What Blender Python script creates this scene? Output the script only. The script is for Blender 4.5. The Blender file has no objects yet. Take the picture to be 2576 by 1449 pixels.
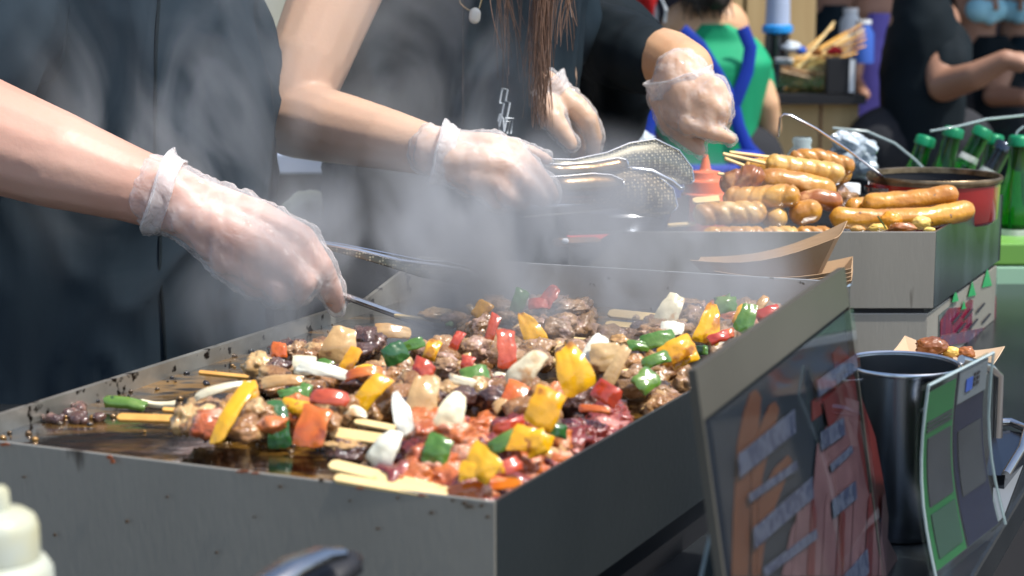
import bpy, bmesh, math, random
import numpy as np
from mathutils import Vector, Matrix, noise, Quaternion
R = math.radians
scene = bpy.context.scene
C = scene.collection
random.seed(7)

# ---------------------------------------------------------------- camera
F, YH, H = 4500.0, -60.0, 0.30            # focal length in picture units of 2576 across, horizon row, height above the griddle rim
PIT = math.atan((724.5 - YH) / F)
cam = bpy.data.cameras.new('camera'); cam_o = bpy.data.objects.new('camera', cam); C.objects.link(cam_o)
cam_o.location = (0, 0, H); cam_o.rotation_euler = (R(90) - PIT, 0, 0)
cam.lens = 36 * F / 2576; cam.sensor_width = 36
cam.clip_start = 0.05; cam.clip_end = 200
cam.dof.use_dof = True; cam.dof.focus_distance = 1.62; cam.dof.aperture_fstop = 8.5
scene.camera = cam_o

# ---------------------------------------------------------------- light
SUN_EL, SUN_AZ = 62, 118                     # azimuth counted clockwise from +Y (the way the camera looks)
w = bpy.data.worlds.new('World'); scene.world = w; w.use_nodes = True
nt = w.node_tree; bg = nt.nodes['Background']
sky = nt.nodes.new('ShaderNodeTexSky'); sky.sky_type = 'NISHITA'; sky.sun_disc = False
sky.sun_elevation = R(SUN_EL); sky.sun_rotation = R(SUN_AZ)
sky.air_density = 1.0; sky.dust_density = 2.0; sky.ozone_density = 1.0
nt.links.new(sky.outputs[0], bg.inputs[0]); bg.inputs[1].default_value = 0.14
sl = bpy.data.lights.new('sun', 'SUN'); sl.energy = 3.4; sl.angle = R(1.6); sl.color = (1.0, 0.965, 0.91)
so = bpy.data.objects.new('sun', sl); C.objects.link(so)
sd = Vector((math.sin(R(SUN_AZ)) * math.cos(R(SUN_EL)), math.cos(R(SUN_AZ)) * math.cos(R(SUN_EL)), math.sin(R(SUN_EL))))
so.rotation_euler = (-sd).to_track_quat('-Z', 'Y').to_euler()
scene.view_settings.view_transform = 'Standard'; scene.view_settings.look = 'None'
scene.view_settings.exposure = 0.70; scene.view_settings.gamma = 1

# ---------------------------------------------------------------- helpers
def ray(x, y):
    a = (x - 1288) / F; b = (724.5 - y) / F
    return Vector((a, math.cos(PIT) + b * math.sin(PIT), b * math.cos(PIT) - math.sin(PIT)))
def P(x, y, z=0.0):
    r = ray(x, y); return r * ((z - H) / r.z) + Vector((0, 0, H))
def at(x, y, d):
    r = ray(x, y); return r * (d / r.y) + Vector((0, 0, H))
def pm(px, d): return px * d / F          # picture size to metres at a depth

def material(name, col, rough=0.5, metal=0.0, col2=None, scale=20, amt=0.5, bump=0.0, bscale=60, coat=0.0,
             trans=0.0, alpha=1.0, stretch=(1, 1, 1), lo=0.35, hi=0.65, sss=0.0, r2=None, col3=None, s3=100, lo3=.6, hi3=.66, ior=1.45, detail=5, rnd=True, spec=None, bdist=.002, bdet=None):
    m = bpy.data.materials.new(name); m.use_nodes = True
    t = m.node_tree; n = t.nodes; L = t.links.new
    b = n['Principled BSDF']
    b.inputs['Base Color'].default_value = (*col, 1); b.inputs['Roughness'].default_value = rough
    b.inputs['Metallic'].default_value = metal; b.inputs['Coat Weight'].default_value = coat; b.inputs['Coat Roughness'].default_value = 0.04
    b.inputs['Transmission Weight'].default_value = trans; b.inputs['Alpha'].default_value = alpha; b.inputs['IOR'].default_value = ior
    if spec is not None: b.inputs['Specular IOR Level'].default_value = spec
    if sss:
        b.inputs['Subsurface Weight'].default_value = sss; b.inputs['Subsurface Radius'].default_value = (.012, .004, .002); b.inputs['Subsurface Scale'].default_value = 1.0
    if col2 or bump:
        tc = n.new('ShaderNodeTexCoord'); mp = n.new('ShaderNodeMapping'); mp.inputs['Scale'].default_value = stretch
        L(tc.outputs['Object'], mp.inputs['Vector'])
        oi = n.new('ShaderNodeObjectInfo'); mu = n.new('ShaderNodeMath'); mu.operation = 'MULTIPLY'; mu.inputs[1].default_value = 37 if rnd else 0
        L(oi.outputs['Random'], mu.inputs[0])
        def nz(s, det=detail):
            q = n.new('ShaderNodeTexNoise'); q.noise_dimensions = '4D'; q.inputs['Scale'].default_value = s; q.inputs['Detail'].default_value = det
            L(mp.outputs[0], q.inputs['Vector']); L(mu.outputs[0], q.inputs['W']); return q
    if col2:
        q = nz(scale); mr = n.new('ShaderNodeMapRange'); mr.inputs[1].default_value = lo; mr.inputs[2].default_value = hi; mr.inputs[4].default_value = amt
        L(q.outputs['Fac'], mr.inputs[0])
        mx = n.new('ShaderNodeMix'); mx.data_type = 'RGBA'; mx.inputs['A'].default_value = (*col, 1); mx.inputs['B'].default_value = (*col2, 1)
        L(mr.outputs[0], mx.inputs['Factor']); out = mx.outputs['Result']
        if col3:
            q3 = nz(s3, 3); m3 = n.new('ShaderNodeMapRange'); m3.inputs[1].default_value = lo3; m3.inputs[2].default_value = hi3
            L(q3.outputs['Fac'], m3.inputs[0]); x3 = n.new('ShaderNodeMix'); x3.data_type = 'RGBA'; x3.inputs['B'].default_value = (*col3, 1)
            L(out, x3.inputs['A']); L(m3.outputs[0], x3.inputs['Factor']); out = x3.outputs['Result']
        L(out, b.inputs['Base Color'])
        if r2 is not None:
            rr = n.new('ShaderNodeMapRange'); rr.inputs[1].default_value = lo; rr.inputs[2].default_value = hi; rr.inputs[3].default_value = rough; rr.inputs[4].default_value = r2
            L(q.outputs['Fac'], rr.inputs[0]); L(rr.outputs[0], b.inputs['Roughness'])
    if bump:
        qb = nz(bscale, detail if bdet is None else bdet); bn = n.new('ShaderNodeBump'); bn.inputs['Strength'].default_value = bump; bn.inputs['Distance'].default_value = bdist
        L(qb.outputs['Fac'], bn.inputs['Height']); L(bn.outputs[0], b.inputs['Normal'])
        if coat: L(bn.outputs[0], b.inputs['Coat Normal'])
    return m

WL = {}
def mk(name, verts, faces, mt, parent=None, smooth=True):
    me = bpy.data.meshes.new(name)
    v = np.array([tuple(q) for q in verts], dtype=float); c = (v.min(0) + v.max(0)) / 2
    me.from_pydata((v - c).tolist(), [], [tuple(f) for f in faces])
    return link(name, me, c, mt, parent, smooth)
def link(name, me, c, mt, parent=None, smooth=True):
    o = bpy.data.objects.new(name, me); C.objects.link(o)
    if mt: me.materials.clear(); me.materials.append(mt)
    if smooth: me.polygons.foreach_set('use_smooth', [True] * len(me.polygons))
    c = Vector(c); WL[o] = c
    o.location = c - (WL[parent] if parent else Vector((0, 0, 0)))
    if parent: o.parent = parent
    return o
def thing(name, label, cat, loc, group=None, kind=None):
    o = bpy.data.objects.new(name, None); C.objects.link(o); o.location = loc; o.empty_display_size = .02; WL[o] = Vector(loc)
    return tag(o, label, cat, group, kind)
def tag(o, label, cat, group=None, kind=None):
    o['label'] = label; o['category'] = cat
    if group: o['group'] = group
    if kind: o['kind'] = kind
    return o
def struct(o): o['kind'] = 'structure'; return o

class MB:
    def __init__(s): s.v = []; s.f = []
    def add(s, v, f):
        n = len(s.v); s.v += [Vector(q) for q in v]; s.f += [tuple(i + n for i in q) for q in f]; return s
    def hexa(s, b, t):                        # four bottom, four top corners
        return s.add(list(b) + list(t), [(3, 2, 1, 0), (4, 5, 6, 7), (0, 1, 5, 4), (1, 2, 6, 5), (2, 3, 7, 6), (3, 0, 4, 7)])
    def box(s, x0, x1, y0, y1, z0, z1):
        return s.hexa([(x0, y0, z0), (x1, y0, z0), (x1, y1, z0), (x0, y1, z0)], [(x0, y0, z1), (x1, y0, z1), (x1, y1, z1), (x0, y1, z1)])
    def wall(s, a, b, z0, z1, th):            # vertical slab along a-b, thickened to the left of a->b
        a = Vector(a).to_3d(); b = Vector(b).to_3d(); d = (b - a); d.z = 0; d.normalize(); nrm = Vector((-d.y, d.x, 0)) * th
        z1a, z1b = (z1, z1) if not isinstance(z1, tuple) else z1
        q = lambda p, z: Vector((p.x, p.y, z))
        return s.hexa([q(a, z0), q(b, z0), q(b + nrm, z0), q(a + nrm, z0)], [q(a, z1a), q(b, z1b), q(b + nrm, z1b), q(a + nrm, z1a)])
    def tube(s, pts, rad, seg=10, flat=None, up=Vector((0, 0, 1))):
        pts = [Vector(p) for p in pts]; n = len(pts); rs = rad if isinstance(rad, (list, tuple)) else [rad] * n
        V = []; Fc = []
        for i, p in enumerate(pts):
            d = (pts[min(i + 1, n - 1)] - pts[max(i - 1, 0)]).normalized()
            sdv = d.cross(up)
            if sdv.length < 1e-3: sdv = d.cross(Vector((0, 1, 0)))
            sdv.normalize(); u2 = sdv.cross(d)
            for k in range(seg):
                a = 2 * math.pi * k / seg; V.append(p + sdv * math.cos(a) * rs[i] + u2 * math.sin(a) * rs[i] * (flat or 1))
        for i in range(n - 1):
            for k in range(seg): Fc.append((i * seg + k, i * seg + (k + 1) % seg, (i + 1) * seg + (k + 1) % seg, (i + 1) * seg + k))
        Fc.append(tuple(range(seg))[::-1]); Fc.append(tuple(range((n - 1) * seg, n * seg)))
        return s.add(V, Fc)
    def lathe(s, c, prof, seg=32, axis=None, arc=1.0):
        q = Vector((0, 0, 1)).rotation_difference(Vector(axis)) if axis else Quaternion()
        V = [Vector(c) + q @ Vector((r * math.cos(2 * math.pi * k / seg), r * math.sin(2 * math.pi * k / seg), z)) for r, z in prof for k in range(seg)]
        n = len(prof); Fc = [(i * seg + k, i * seg + (k + 1) % seg, (i + 1) * seg + (k + 1) % seg, (i + 1) * seg + k) for i in range(n - 1) for k in range(seg)]
        return s.add(V, Fc)
    def cap(s, p0, r0, p1, r1, seg=14, hs=5):  # tapered capsule
        p0, p1 = Vector(p0), Vector(p1); d = p1 - p0; L = d.length
        ax = d.normalized() if L > 1e-6 else Vector((0, 0, 1))
        prof = [(max(r0 * math.cos(a), 1e-5), r0 * math.sin(a)) for a in np.linspace(-math.pi / 2, 0, hs + 1)] + [(max(r1 * math.cos(a), 1e-5), L + r1 * math.sin(a)) for a in np.linspace(0, math.pi / 2, hs + 1)]
        n0 = len(s.v); s.lathe(p0, prof, seg, ax); m = len(prof)
        s.f.append(tuple(n0 + k for k in range(seg))[::-1]); s.f.append(tuple(n0 + (m - 1) * seg + k for k in range(seg))); return s
    def build(s, name, mt, parent=None, smooth=False, bevel=0):
        o = mk(name, s.v, s.f, mt, parent, smooth)
        if smooth: o.data.set_sharp_from_angle(angle=R(55))
        if bevel:
            b = o.modifiers.new('b', 'BEVEL'); b.width = bevel; b.segments = 2; b.limit_method = 'ANGLE'
        return o

def nz3(v, s, o=0): return noise.noise(Vector((v[0] * s[0] + o, v[1] * s[1] + o, v[2] * s[2])))
def blob(name, caps, mt, parent, voxel=.004, sm=6, grow=0.0, disp=None):
    mb = MB()
    for c in caps: mb.cap(c[0], c[1] + grow, c[2], c[3] + grow)
    v = np.array([tuple(q) for q in mb.v]); c = (v.min(0) + v.max(0)) / 2
    me = bpy.data.meshes.new(name); me.from_pydata((v - c).tolist(), [], mb.f)
    o = bpy.data.objects.new(name, me); C.objects.link(o)
    r = o.modifiers.new('r', 'REMESH'); r.mode = 'VOXEL'; r.voxel_size = voxel
    if sm: s_ = o.modifiers.new('s', 'SMOOTH'); s_.iterations = sm; s_.factor = .5
    dg = bpy.context.evaluated_depsgraph_get(); dg.update()
    m2 = bpy.data.meshes.new_from_object(o.evaluated_get(dg)); m2.name = name
    bpy.data.objects.remove(o); bpy.data.meshes.remove(me)
    if disp:
        amp, sc = disp
        for vt in m2.vertices:
            q = vt.co; vt.co = q + vt.normal * amp * (nz3(q, sc) + .5 * nz3(q, [k * 2.3 for k in sc], 5))
    return link(name, m2, c, mt, parent, True)
def chain(pts, d=None):
    """pts: (x, y, depth, radius in picture units) -> capsules"""
    out = []
    for a, b in zip(pts, pts[1:]): out.append((at(*a[:3]), pm(a[3], a[2]), at(*b[:3]), pm(b[3], b[2])))
    return out
def loft(name, secs, mt, parent, seg=160, rows=170, disp=(.006, (14, 14, 4)), p=2.4, th=None):
    """secs: (z, xl, xr, yc, half depth)"""
    zs = [s_[0] for s_ in secs]; V = []; Fc = []
    zz = np.linspace(zs[0], zs[-1], rows); col = [np.interp(zz, zs, [s_[k] for s_ in secs]) for k in range(1, 5)]
    ker = np.hanning(17); ker /= ker.sum(); col = [np.convolve(np.pad(c_, 8, mode='edge'), ker, 'valid') for c_ in col]
    for i, z in enumerate(zz):
        cx = (col[0][i] + col[1][i]) / 2; hw = (col[1][i] - col[0][i]) / 2; yc = col[2][i]; hd = col[3][i]
        for k in range(seg):
            a = 2 * math.pi * k / seg; ca, sa = math.cos(a), math.sin(a)
            rr = (abs(ca) ** p + abs(sa) ** p) ** (-1 / p); v = Vector((cx + hw * ca * rr, yc + hd * sa * rr, z))
            wv = v + Vector((.05 * nz3(v, (6, 6, 6), 7), 0, .10 * nz3(v, (5, 5, 5), 11))); cr = 1 - 2.2 * abs(nz3(wv, [q * 1.5 for q in disp[1]], 9)); cr2 = 1 - 2.2 * abs(nz3(wv, [q * 3.1 for q in disp[1]], 15))
            dn = disp[0] * (nz3(v, disp[1]) * .8 + .45 * max(cr, 0) ** 2 + .22 * max(cr2, 0) ** 2); V.append(v + Vector((ca, sa, 0)) * dn)
    for i in range(rows - 1):
        for k in range(seg): Fc.append((i * seg + k, i * seg + (k + 1) % seg, (i + 1) * seg + (k + 1) % seg, (i + 1) * seg + k))
    Fc.append(tuple(range(seg))[::-1]); Fc.append(tuple(range((rows - 1) * seg, rows * seg)))
    return mk(name, V, Fc, mt, parent)

# ---------------------------------------------------------------- materials
M = {}
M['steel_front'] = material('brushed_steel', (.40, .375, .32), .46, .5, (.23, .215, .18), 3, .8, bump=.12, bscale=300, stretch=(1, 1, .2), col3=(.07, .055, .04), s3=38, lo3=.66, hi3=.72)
M['steel_side'] = material('side_steel', (.018, .023, .026), .42, .15, (.032, .038, .040), 4, .8, bump=.1, bscale=200, col3=(.16, .17, .18), s3=120, lo3=.74, hi3=.78)  # dark reflections of the right-facing steel put into the base colour
M['box_side'] = material('streaked_side_steel', (.018, .024, .030), .32, .3, (.08, .10, .12), 5, .8, bump=.1, bscale=200, stretch=(3, 3, .5), lo=.45, hi=.7)  # dark reflection with paler streaks painted into the side's colour
M['steel_dirty'] = material('greasy_steel', (.58, .57, .5), .35, .8, (.16, .14, .11), 22, .7, bump=.2, bscale=90, col3=(.02, .014, .01), s3=75, lo3=.59, hi3=.64)
M['steel_back'] = material('splashed_steel', (.58, .58, .55), .45, .75, (.40, .39, .36), 8, .6, bump=.15, bscale=90, col3=(.08, .06, .03), s3=90, lo3=.66, hi3=.70)
M['steel'] = material('steel', (.5, .5, .5), .22, 1.0, (.34, .34, .34), 8, .6, bump=.05, bscale=200)
M['steel_dark'] = material('dark_polished_steel', (.10, .11, .13), .18, .95, (.05, .055, .065), 6, .7, bump=.05, bscale=60)
M['can'] = material('polished_can', (.42, .46, .50), .24, 1.0, (.22, .25, .28), 3, .7, stretch=(6, 6, .2))
M['rim'] = material('rim_steel', (.62, .64, .66), .25, 1.0)
M['plate'] = material('oiled_plate', (.016, .013, .010), .08, .3, (.30, .15, .02), 8, .9, bump=.3, bscale=40, lo=.44, hi=.62, stretch=(1, 2.2, 1), r2=.35, coat=1.0, col3=(.006, .005, .005), s3=30, lo3=.5, hi3=.6, rnd=False)
M['counter'] = material('counter_black', (.012, .014, .016), .25, 0, (.03, .033, .036), 6, .6, bump=.05)
M['skin1'] = material('skin_pink', (.56, .34, .26), .42, 0, (.49, .25, .18), 9, .6, bump=.12, bscale=220, sss=.12, spec=.32)
M['skin2'] = material('skin_pale', (.60, .40, .28), .42, 0, (.52, .31, .21), 8, .6, bump=.12, bscale=220, sss=.12, spec=.32)
M['skin3'] = material('skin_warm', (.62, .38, .22), .4, 0, (.52, .27, .14), 10, .6, bump=.15, bscale=200, sss=.12, spec=.32)
M['skin4'] = material('skin_tan', (.36, .19, .12), .5, 0, (.26, .13, .08), 8, .6)
def glove_mat(name, mixv):
    m = bpy.data.materials.new(name); m.use_nodes = True; t = m.node_tree; n = t.nodes; L = t.links.new
    b = n['Principled BSDF']; b.inputs['Base Color'].default_value = (.86, .84, .83, 1); b.inputs['Roughness'].default_value = .16; b.inputs['Coat Weight'].default_value = .6
    tc = n.new('ShaderNodeTexCoord'); q = n.new('ShaderNodeTexNoise'); q.inputs['Scale'].default_value = 38; q.inputs['Detail'].default_value = 6; q.inputs['Distortion'].default_value = 1.6
    L(tc.outputs['Object'], q.inputs['Vector']); bn = n.new('ShaderNodeBump'); bn.inputs['Strength'].default_value = 1; bn.inputs['Distance'].default_value = .006
    L(q.outputs['Fac'], bn.inputs['Height']); L(bn.outputs[0], b.inputs['Normal'])
    tr = n.new('ShaderNodeBsdfTransparent'); mx = n.new('ShaderNodeMixShader'); lw = n.new('ShaderNodeLayerWeight'); lw.inputs[0].default_value = .35
    mr = n.new('ShaderNodeMapRange'); mr.inputs[3].default_value = mixv; mr.inputs[4].default_value = min(1, mixv + .5)
    L(lw.outputs['Facing'], mr.inputs[0]); L(mr.outputs[0], mx.inputs[0]); L(tr.outputs[0], mx.inputs[1]); L(b.outputs[0], mx.inputs[2]); L(mx.outputs[0], n['Material Output'].inputs[0])
    return m
M['glove'] = glove_mat('clear_plastic_glove', .13)
M['cuff'] = glove_mat('glove_cuff_plastic', .2)
M['cloth_navy'] = material('navy_apron_cloth', (.012, .020, .028), .85, 0, (.026, .040, .052), 7, .7, bump=.35, bscale=26, stretch=(1, 1, .35), spec=.15)
M['cloth_dark'] = material('black_blue_cloth', (.008, .017, .024), .85, 0, (.018, .030, .040), 7, .7, bump=.35, bscale=22, stretch=(1, 1, .35), spec=.15)
M['cloth_black'] = material('black_tee_cloth', (.005, .009, .012), .8, 0, (.011, .017, .021), 6, .7, bump=.4, bscale=18, spec=.15)
M['trouser'] = material('dark_trouser_cloth', (.015, .016, .02), .9)
M['green'] = material('green_shirt_cloth', (.0, .30, .13), .75, 0, (.0, .22, .09), 5, .6, bump=.4, bscale=14)
M['blue'] = material('blue_apron_cloth', (.0, .035, .38), .7, 0, (.0, .02, .22), 8, .6, bump=.3, bscale=20)
M['purple'] = material('purple_cloth', (.16, .13, .5), .8, 0, (.09, .07, .3), 6, .7)
M['mask'] = material('mask_blue', (.26, .58, .70), .7, 0, (.45, .75, .84), 20, .5, stretch=(1, 1, 5))
M['white_cloth'] = material('white_cloth', (.6, .66, .7), .8, 0, (.4, .46, .52), 5, .6)
M['red_cloth'] = material('red_cloth', (.55, .01, .012), .7)
M['hair'] = material('brown_hair', (.10, .052, .032), .4, 0, (.24, .135, .08), 60, .8, stretch=(1, 1, .05))
M['hair_dark'] = material('dark_hair', (.02, .015, .012), .5)
M['meat'] = material('grilled_meat', (.36, .175, .06), .2, 0, (.15, .062, .02), 40, .9, bump=.9, bscale=340, bdist=.0016, bdet=2, coat=.8, col3=(.56, .36, .16), s3=60, lo3=.52, hi3=.68)
M['meat_grey'] = material('steamed_meat', (.38, .22, .10), .2, 0, (.18, .095, .042), 55, .9, bump=.9, bscale=340, bdist=.0016, bdet=2, coat=.8, col3=(.5, .33, .27), s3=80, lo3=.52, hi3=.7)
M['meat_red'] = material('raw_red_meat', (.26, .04, .022), .22, 0, (.12, .018, .02), 50, .9, bump=.9, bscale=320, bdist=.0016, bdet=2, coat=1.0, col3=(.55, .22, .17), s3=60, lo3=.56, hi3=.68)
M['meat_pink'] = material('sauced_pink_meat', (.56, .17, .04), .2, 0, (.36, .06, .01), 35, .9, bump=.9, bscale=320, bdist=.0016, bdet=2, coat=1.0, col3=(.70, .40, .26), s3=55, lo3=.52, hi3=.66)
M['meat_dark'] = material('charred_meat', (.10, .045, .028), .25, 0, (.05, .022, .016), 45, .9, bump=.9, bscale=340, bdist=.0016, bdet=2, coat=1.0, col3=(.25, .13, .09), s3=70, lo3=.56, hi3=.68)
M['yellow'] = material('yellow_pepper', (.74, .40, .008), .22, 0, (.66, .24, .005), 30, .6, bump=.5, bscale=170, bdist=.0014, bdet=2, coat=.8, col3=(.34, .12, .01), s3=60, lo3=.58, hi3=.66)
M['orange'] = material('orange_pepper', (.60, .17, .015), .2, 0, (.46, .05, .01), 30, .8, bump=.5, bscale=170, bdist=.0014, bdet=2, coat=1.0, col3=(.25, .05, .01), s3=60, lo3=.60, hi3=.68)
M['red'] = material('red_pepper', (.40, .03, .015), .2, 0, (.50, .10, .03), 30, .7, bump=.5, bscale=170, bdist=.0014, bdet=2, coat=1.0, col3=(.2, .02, .01), s3=60, lo3=.60, hi3=.68)
M['pepper_green'] = material('green_pepper', (.05, .16, .02), .2, 0, (.14, .22, .03), 30, .8, bump=.5, bscale=170, bdist=.0014, bdet=2, coat=.9, col3=(.02, .05, .01), s3=70, lo3=.68, hi3=.72)
M['green_dark'] = material('dark_green_pepper', (.02, .085, .025), .2, 0, (.04, .13, .02), 30, .8, bump=.5, bscale=170, bdist=.0014, bdet=2, coat=.9)
M['onion'] = material('white_onion', (.76, .70, .50), .25, 0, (.62, .48, .24), 25, .5, bump=.5, bscale=170, bdist=.0014, bdet=2, coat=.5, col3=(.48, .22, .05), s3=45, lo3=.58, hi3=.66)
M['onion_clean'] = material('clean_white_onion', (.76, .75, .64), .28, 0, (.68, .66, .44), 18, .5, bump=.5, bscale=170, bdist=.0014, bdet=2, coat=.4)
M['onion_tan'] = material('fried_onion', (.56, .38, .17), .22, 0, (.40, .20, .06), 35, .8, bump=.5, bscale=170, bdist=.0014, bdet=2, coat=.8, col3=(.18, .08, .03), s3=70, lo3=.62, hi3=.7)
M['bamboo'] = material('bamboo', (.78, .58, .27), .5, 0, (.68, .46, .18), 30, .6, bump=.15, bscale=120, col3=(.42, .20, .05), s3=60, lo3=.66, hi3=.74)
M['bamboo_oiled'] = material('oiled_bamboo', (.72, .42, .10), .35, 0, (.5, .22, .04), 40, .8, bump=.15, bscale=120, coat=.5)
M['sausage'] = material('grilled_sausage', (.64, .32, .04), .22, 0, (.34, .12, .012), 28, 1.0, bump=.6, bscale=110, coat=.8, col3=(.58, .32, .10), s3=50, lo3=.58, hi3=.7, r2=.45)
M['sausage_pale'] = material('pale_sausage', (.68, .42, .11), .22, 0, (.44, .20, .03), 28, 1.0, bump=.6, bscale=90, coat=.8, col3=(.70, .48, .22), s3=50, lo3=.55, hi3=.68, r2=.45)
M['sausage_dark'] = material('browned_sausage', (.36, .11, .012), .22, 0, (.18, .05, .008), 28, 1.0, bump=.6, bscale=110, coat=.9, col3=(.6, .3, .1), s3=50, lo3=.55, hi3=.68, r2=.45)
M['sausage_link'] = material('seasoned_sausage', (.66, .31, .03), .22, 0, (.42, .15, .012), 22, 1.0, bump=.6, bscale=160, coat=.9, col3=(.18, .10, .04), s3=130, lo3=.66, hi3=.7, r2=.45)
M['potato'] = material('roast_potato', (.82, .60, .16), .35, 0, (.72, .40, .06), 30, .8, bump=.3, bscale=80, coat=.5)
M['pumpkin'] = material('roast_pumpkin', (.75, .33, .015), .3, 0, (.55, .18, .01), 30, .8, bump=.3, bscale=80, coat=.6)
M['kraft'] = material('kraft_paper', (.36, .235, .13), .75, 0, (.28, .17, .085), 14, .7, bump=.1, bscale=150)
M['kraft_in'] = material('kraft_paper_inside', (.55, .40, .26), .8, 0, (.45, .30, .18), 10, .6)
M['red_enamel'] = material('red_enamel', (.30, .008, .007), .22, 0, (.17, .005, .006), 4, .8, coat=1.0)
M['char'] = material('burnt_rim', (.30, .22, .13), .35, .8, (.06, .04, .02), 50, .9, bump=.5, bscale=120)
M['ketchup'] = material('orange_sauce_bottle', (.70, .13, .04), .35, 0, (.80, .26, .12), 12, .6)
M['squeeze'] = material('milky_bottle', (.40, .44, .40), .4, 0, (.46, .42, .22), 30, .7, bump=.1)
M['acrylic'] = material('clear_acrylic', (.8, .82, .8), .1, 0, alpha=.22)
M['frost'] = material('frosted_acrylic', (.06, .057, .045), .35, 0, (.085, .079, .064), 8, .6)
M['glass'] = material('clear_glass', (.75, .82, .85), .05, 0, alpha=.16)
M['glass_edge'] = material('glass_edge', (.45, .55, .55), .1, 0, alpha=.6)
M['green_glass'] = material('green_bottle_glass', (.008, .22, .03), .05, 0, (.03, .16, .005), 8, .6, trans=.85, ior=1.2, coat=.6)
M['green_cap'] = material('green_cap', (.004, .20, .08), .35, .2)
M['brown_glass'] = material('dark_bottle_glass', (.012, .012, .014), .08, 0, coat=.6)
M['label_white'] = material('white_label', (.7, .7, .66), .6, 0, (.25, .28, .24), 60, .7)
M['wood'] = material('pale_plywood', (.56, .40, .19), .6, 0, (.44, .29, .12), 4, .7, bump=.1, stretch=(6, 6, .6))
M['wood_brown'] = material('brown_wood', (.25, .12, .05), .5, 0, (.14, .06, .025), 6, .8, stretch=(1, 6, 1))
M['black'] = material('matt_black', (.012, .012, .014), .5)
M['dark_wall'] = material('dark_stall_wall', (.02, .022, .035), .8, 0, (.06, .05, .07), 2.2, .7)
M['tile'] = material('pale_tile', (.52, .5, .38), .4, 0, (.42, .41, .32), 6, .6)
M['cream'] = material('cream_plastic', (.62, .6, .38), .5, 0, (.5, .48, .3), 9, .6)
M['bluewhite'] = material('blue_white_tray', (.42, .5, .66), .4, 0, (.3, .36, .5), 6, .6)
M['floor'] = material('market_floor', (.10, .085, .07), .6, 0, (.06, .05, .04), 2, .7, rnd=False)
M['lime'] = material('lime_plastic', (.18, .38, .06), .35, 0, (.10, .30, .09), 6, .6)
M['pale_green'] = material('pale_green_glass', (.28, .48, .32), .2, 0, (.36, .56, .38), 5, .6)
M['white'] = material('white_plastic', (.75, .78, .8), .4)
M['paper_red'] = material('paper_red', (.5, .03, .06), .4); M['paper_green'] = material('paper_green', (.008, .10, .025), .4, 0, (.015, .15, .04), 12, .6, spec=.15)
M['paper_dark'] = material('printed_dark_sheet', (.006, .009, .016), .45, 0, (.015, .019, .026), 6, .7, spec=.15)
M['paper_slate'] = material('printed_slate', (.06, .068, .105), .4, 0, (.02, .025, .055), 140, .9, stretch=(1, 1, 1), lo=.48, hi=.56, spec=.15)
M['paper_sausage'] = material('printed_sausage', (.09, .03, .012), .4, 0, (.07, .022, .01), 20, .7, spec=.15)
M['paper_meat'] = material('printed_meat', (.085, .014, .014), .4, 0, (.035, .006, .008), 20, .8, spec=.15)
M['paper_pink'] = material('printed_pink_meat', (.115, .06, .068), .4, 0, (.06, .026, .032), 26, .8, spec=.15)
M['paper_navy'] = material('printed_navy', (.005, .007, .028), .4, spec=.15); M['paper_white'] = material('white_card', (.15, .165, .18), .45, spec=.15)
M['paper_grey'] = material('grey_card', (.035, .038, .045), .4, 0, (.018, .02, .027), 30, .6, spec=.15); M['ink'] = material('ink', (.02, .02, .03), .5); M['ink_blue'] = material('blue_ink', (.02, .08, .4), .5)
M['logo'] = material('white_print', (.75, .8, .82), .6)
M['pearl'] = material('pearl', (.8, .78, .68), .2, 0, coat=1); M['gold'] = material('thin_gold', (.7, .55, .3), .25, 1)
M['red_plastic'] = material('red_plastic', (.75, .05, .035), .35)

def clear_mat(name, tint, k, rough=.04):
    m = bpy.data.materials.new(name); m.use_nodes = True; t = m.node_tree; n = t.nodes; L = t.links.new; n.remove(n['Principled BSDF'])
    tr = n.new('ShaderNodeBsdfTransparent'); tr.inputs[0].default_value = (*tint, 1); g_ = n.new('ShaderNodeBsdfGlossy'); g_.inputs['Roughness'].default_value = rough; g_.inputs[0].default_value = (.8, .85, .88, 1)
    fr = n.new('ShaderNodeFresnel'); ma = n.new('ShaderNodeMath'); ma.operation = 'MULTIPLY_ADD'; ma.inputs[1].default_value = .14; ma.inputs[2].default_value = k; L(fr.outputs[0], ma.inputs[0])
    mx = n.new('ShaderNodeMixShader'); L(ma.outputs[0], mx.inputs[0]); L(tr.outputs[0], mx.inputs[1]); L(g_.outputs[0], mx.inputs[2]); L(mx.outputs[0], n['Material Output'].inputs[0]); return m
M['acrylic'] = clear_mat('clear_acrylic_sheet', (.85, .9, .88), .03); M['glass'] = clear_mat('clear_glass_sheet', (.93, .95, .95), .0)
# ---------------------------------------------------------------- setting
TZ, FZ = -0.13, -0.95
struct(MB().box(-15, 15, -8, 25, FZ - .05, FZ).build('floor', M['floor']))
ct = thing('service_counter', 'long black counter carrying the griddle, signs and steel canister', 'counter', (0, 1.6, FZ))
ea, eb = P(2450, 1449, TZ), P(2590, 1215, TZ); ed = (eb - ea).normalized()
e0 = ea - ed * 1.2; e1 = ea + ed * 1.6
nl = Vector((-ed.y, ed.x, 0))
f0, f1 = e0 + nl * 1.0, e1 + nl * 1.35
def q4(pts, z): return [Vector((p.x, p.y, z)) for p in pts]
cor = [e0, e1, f1, f0]
MB().hexa(q4(cor, TZ - .03), q4(cor, TZ)).build('countertop', M['counter'], ct, bevel=.003)
inn = [e0 + nl * .04 + ed * .04, e1 + nl * .04 - ed * .04, f1 - nl * .04 - ed * .04, f0 - nl * .04 + ed * .04]
MB().hexa(q4(inn, FZ), q4(inn, TZ - .032)).build('base_cabinet', M['black'], ct)

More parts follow.
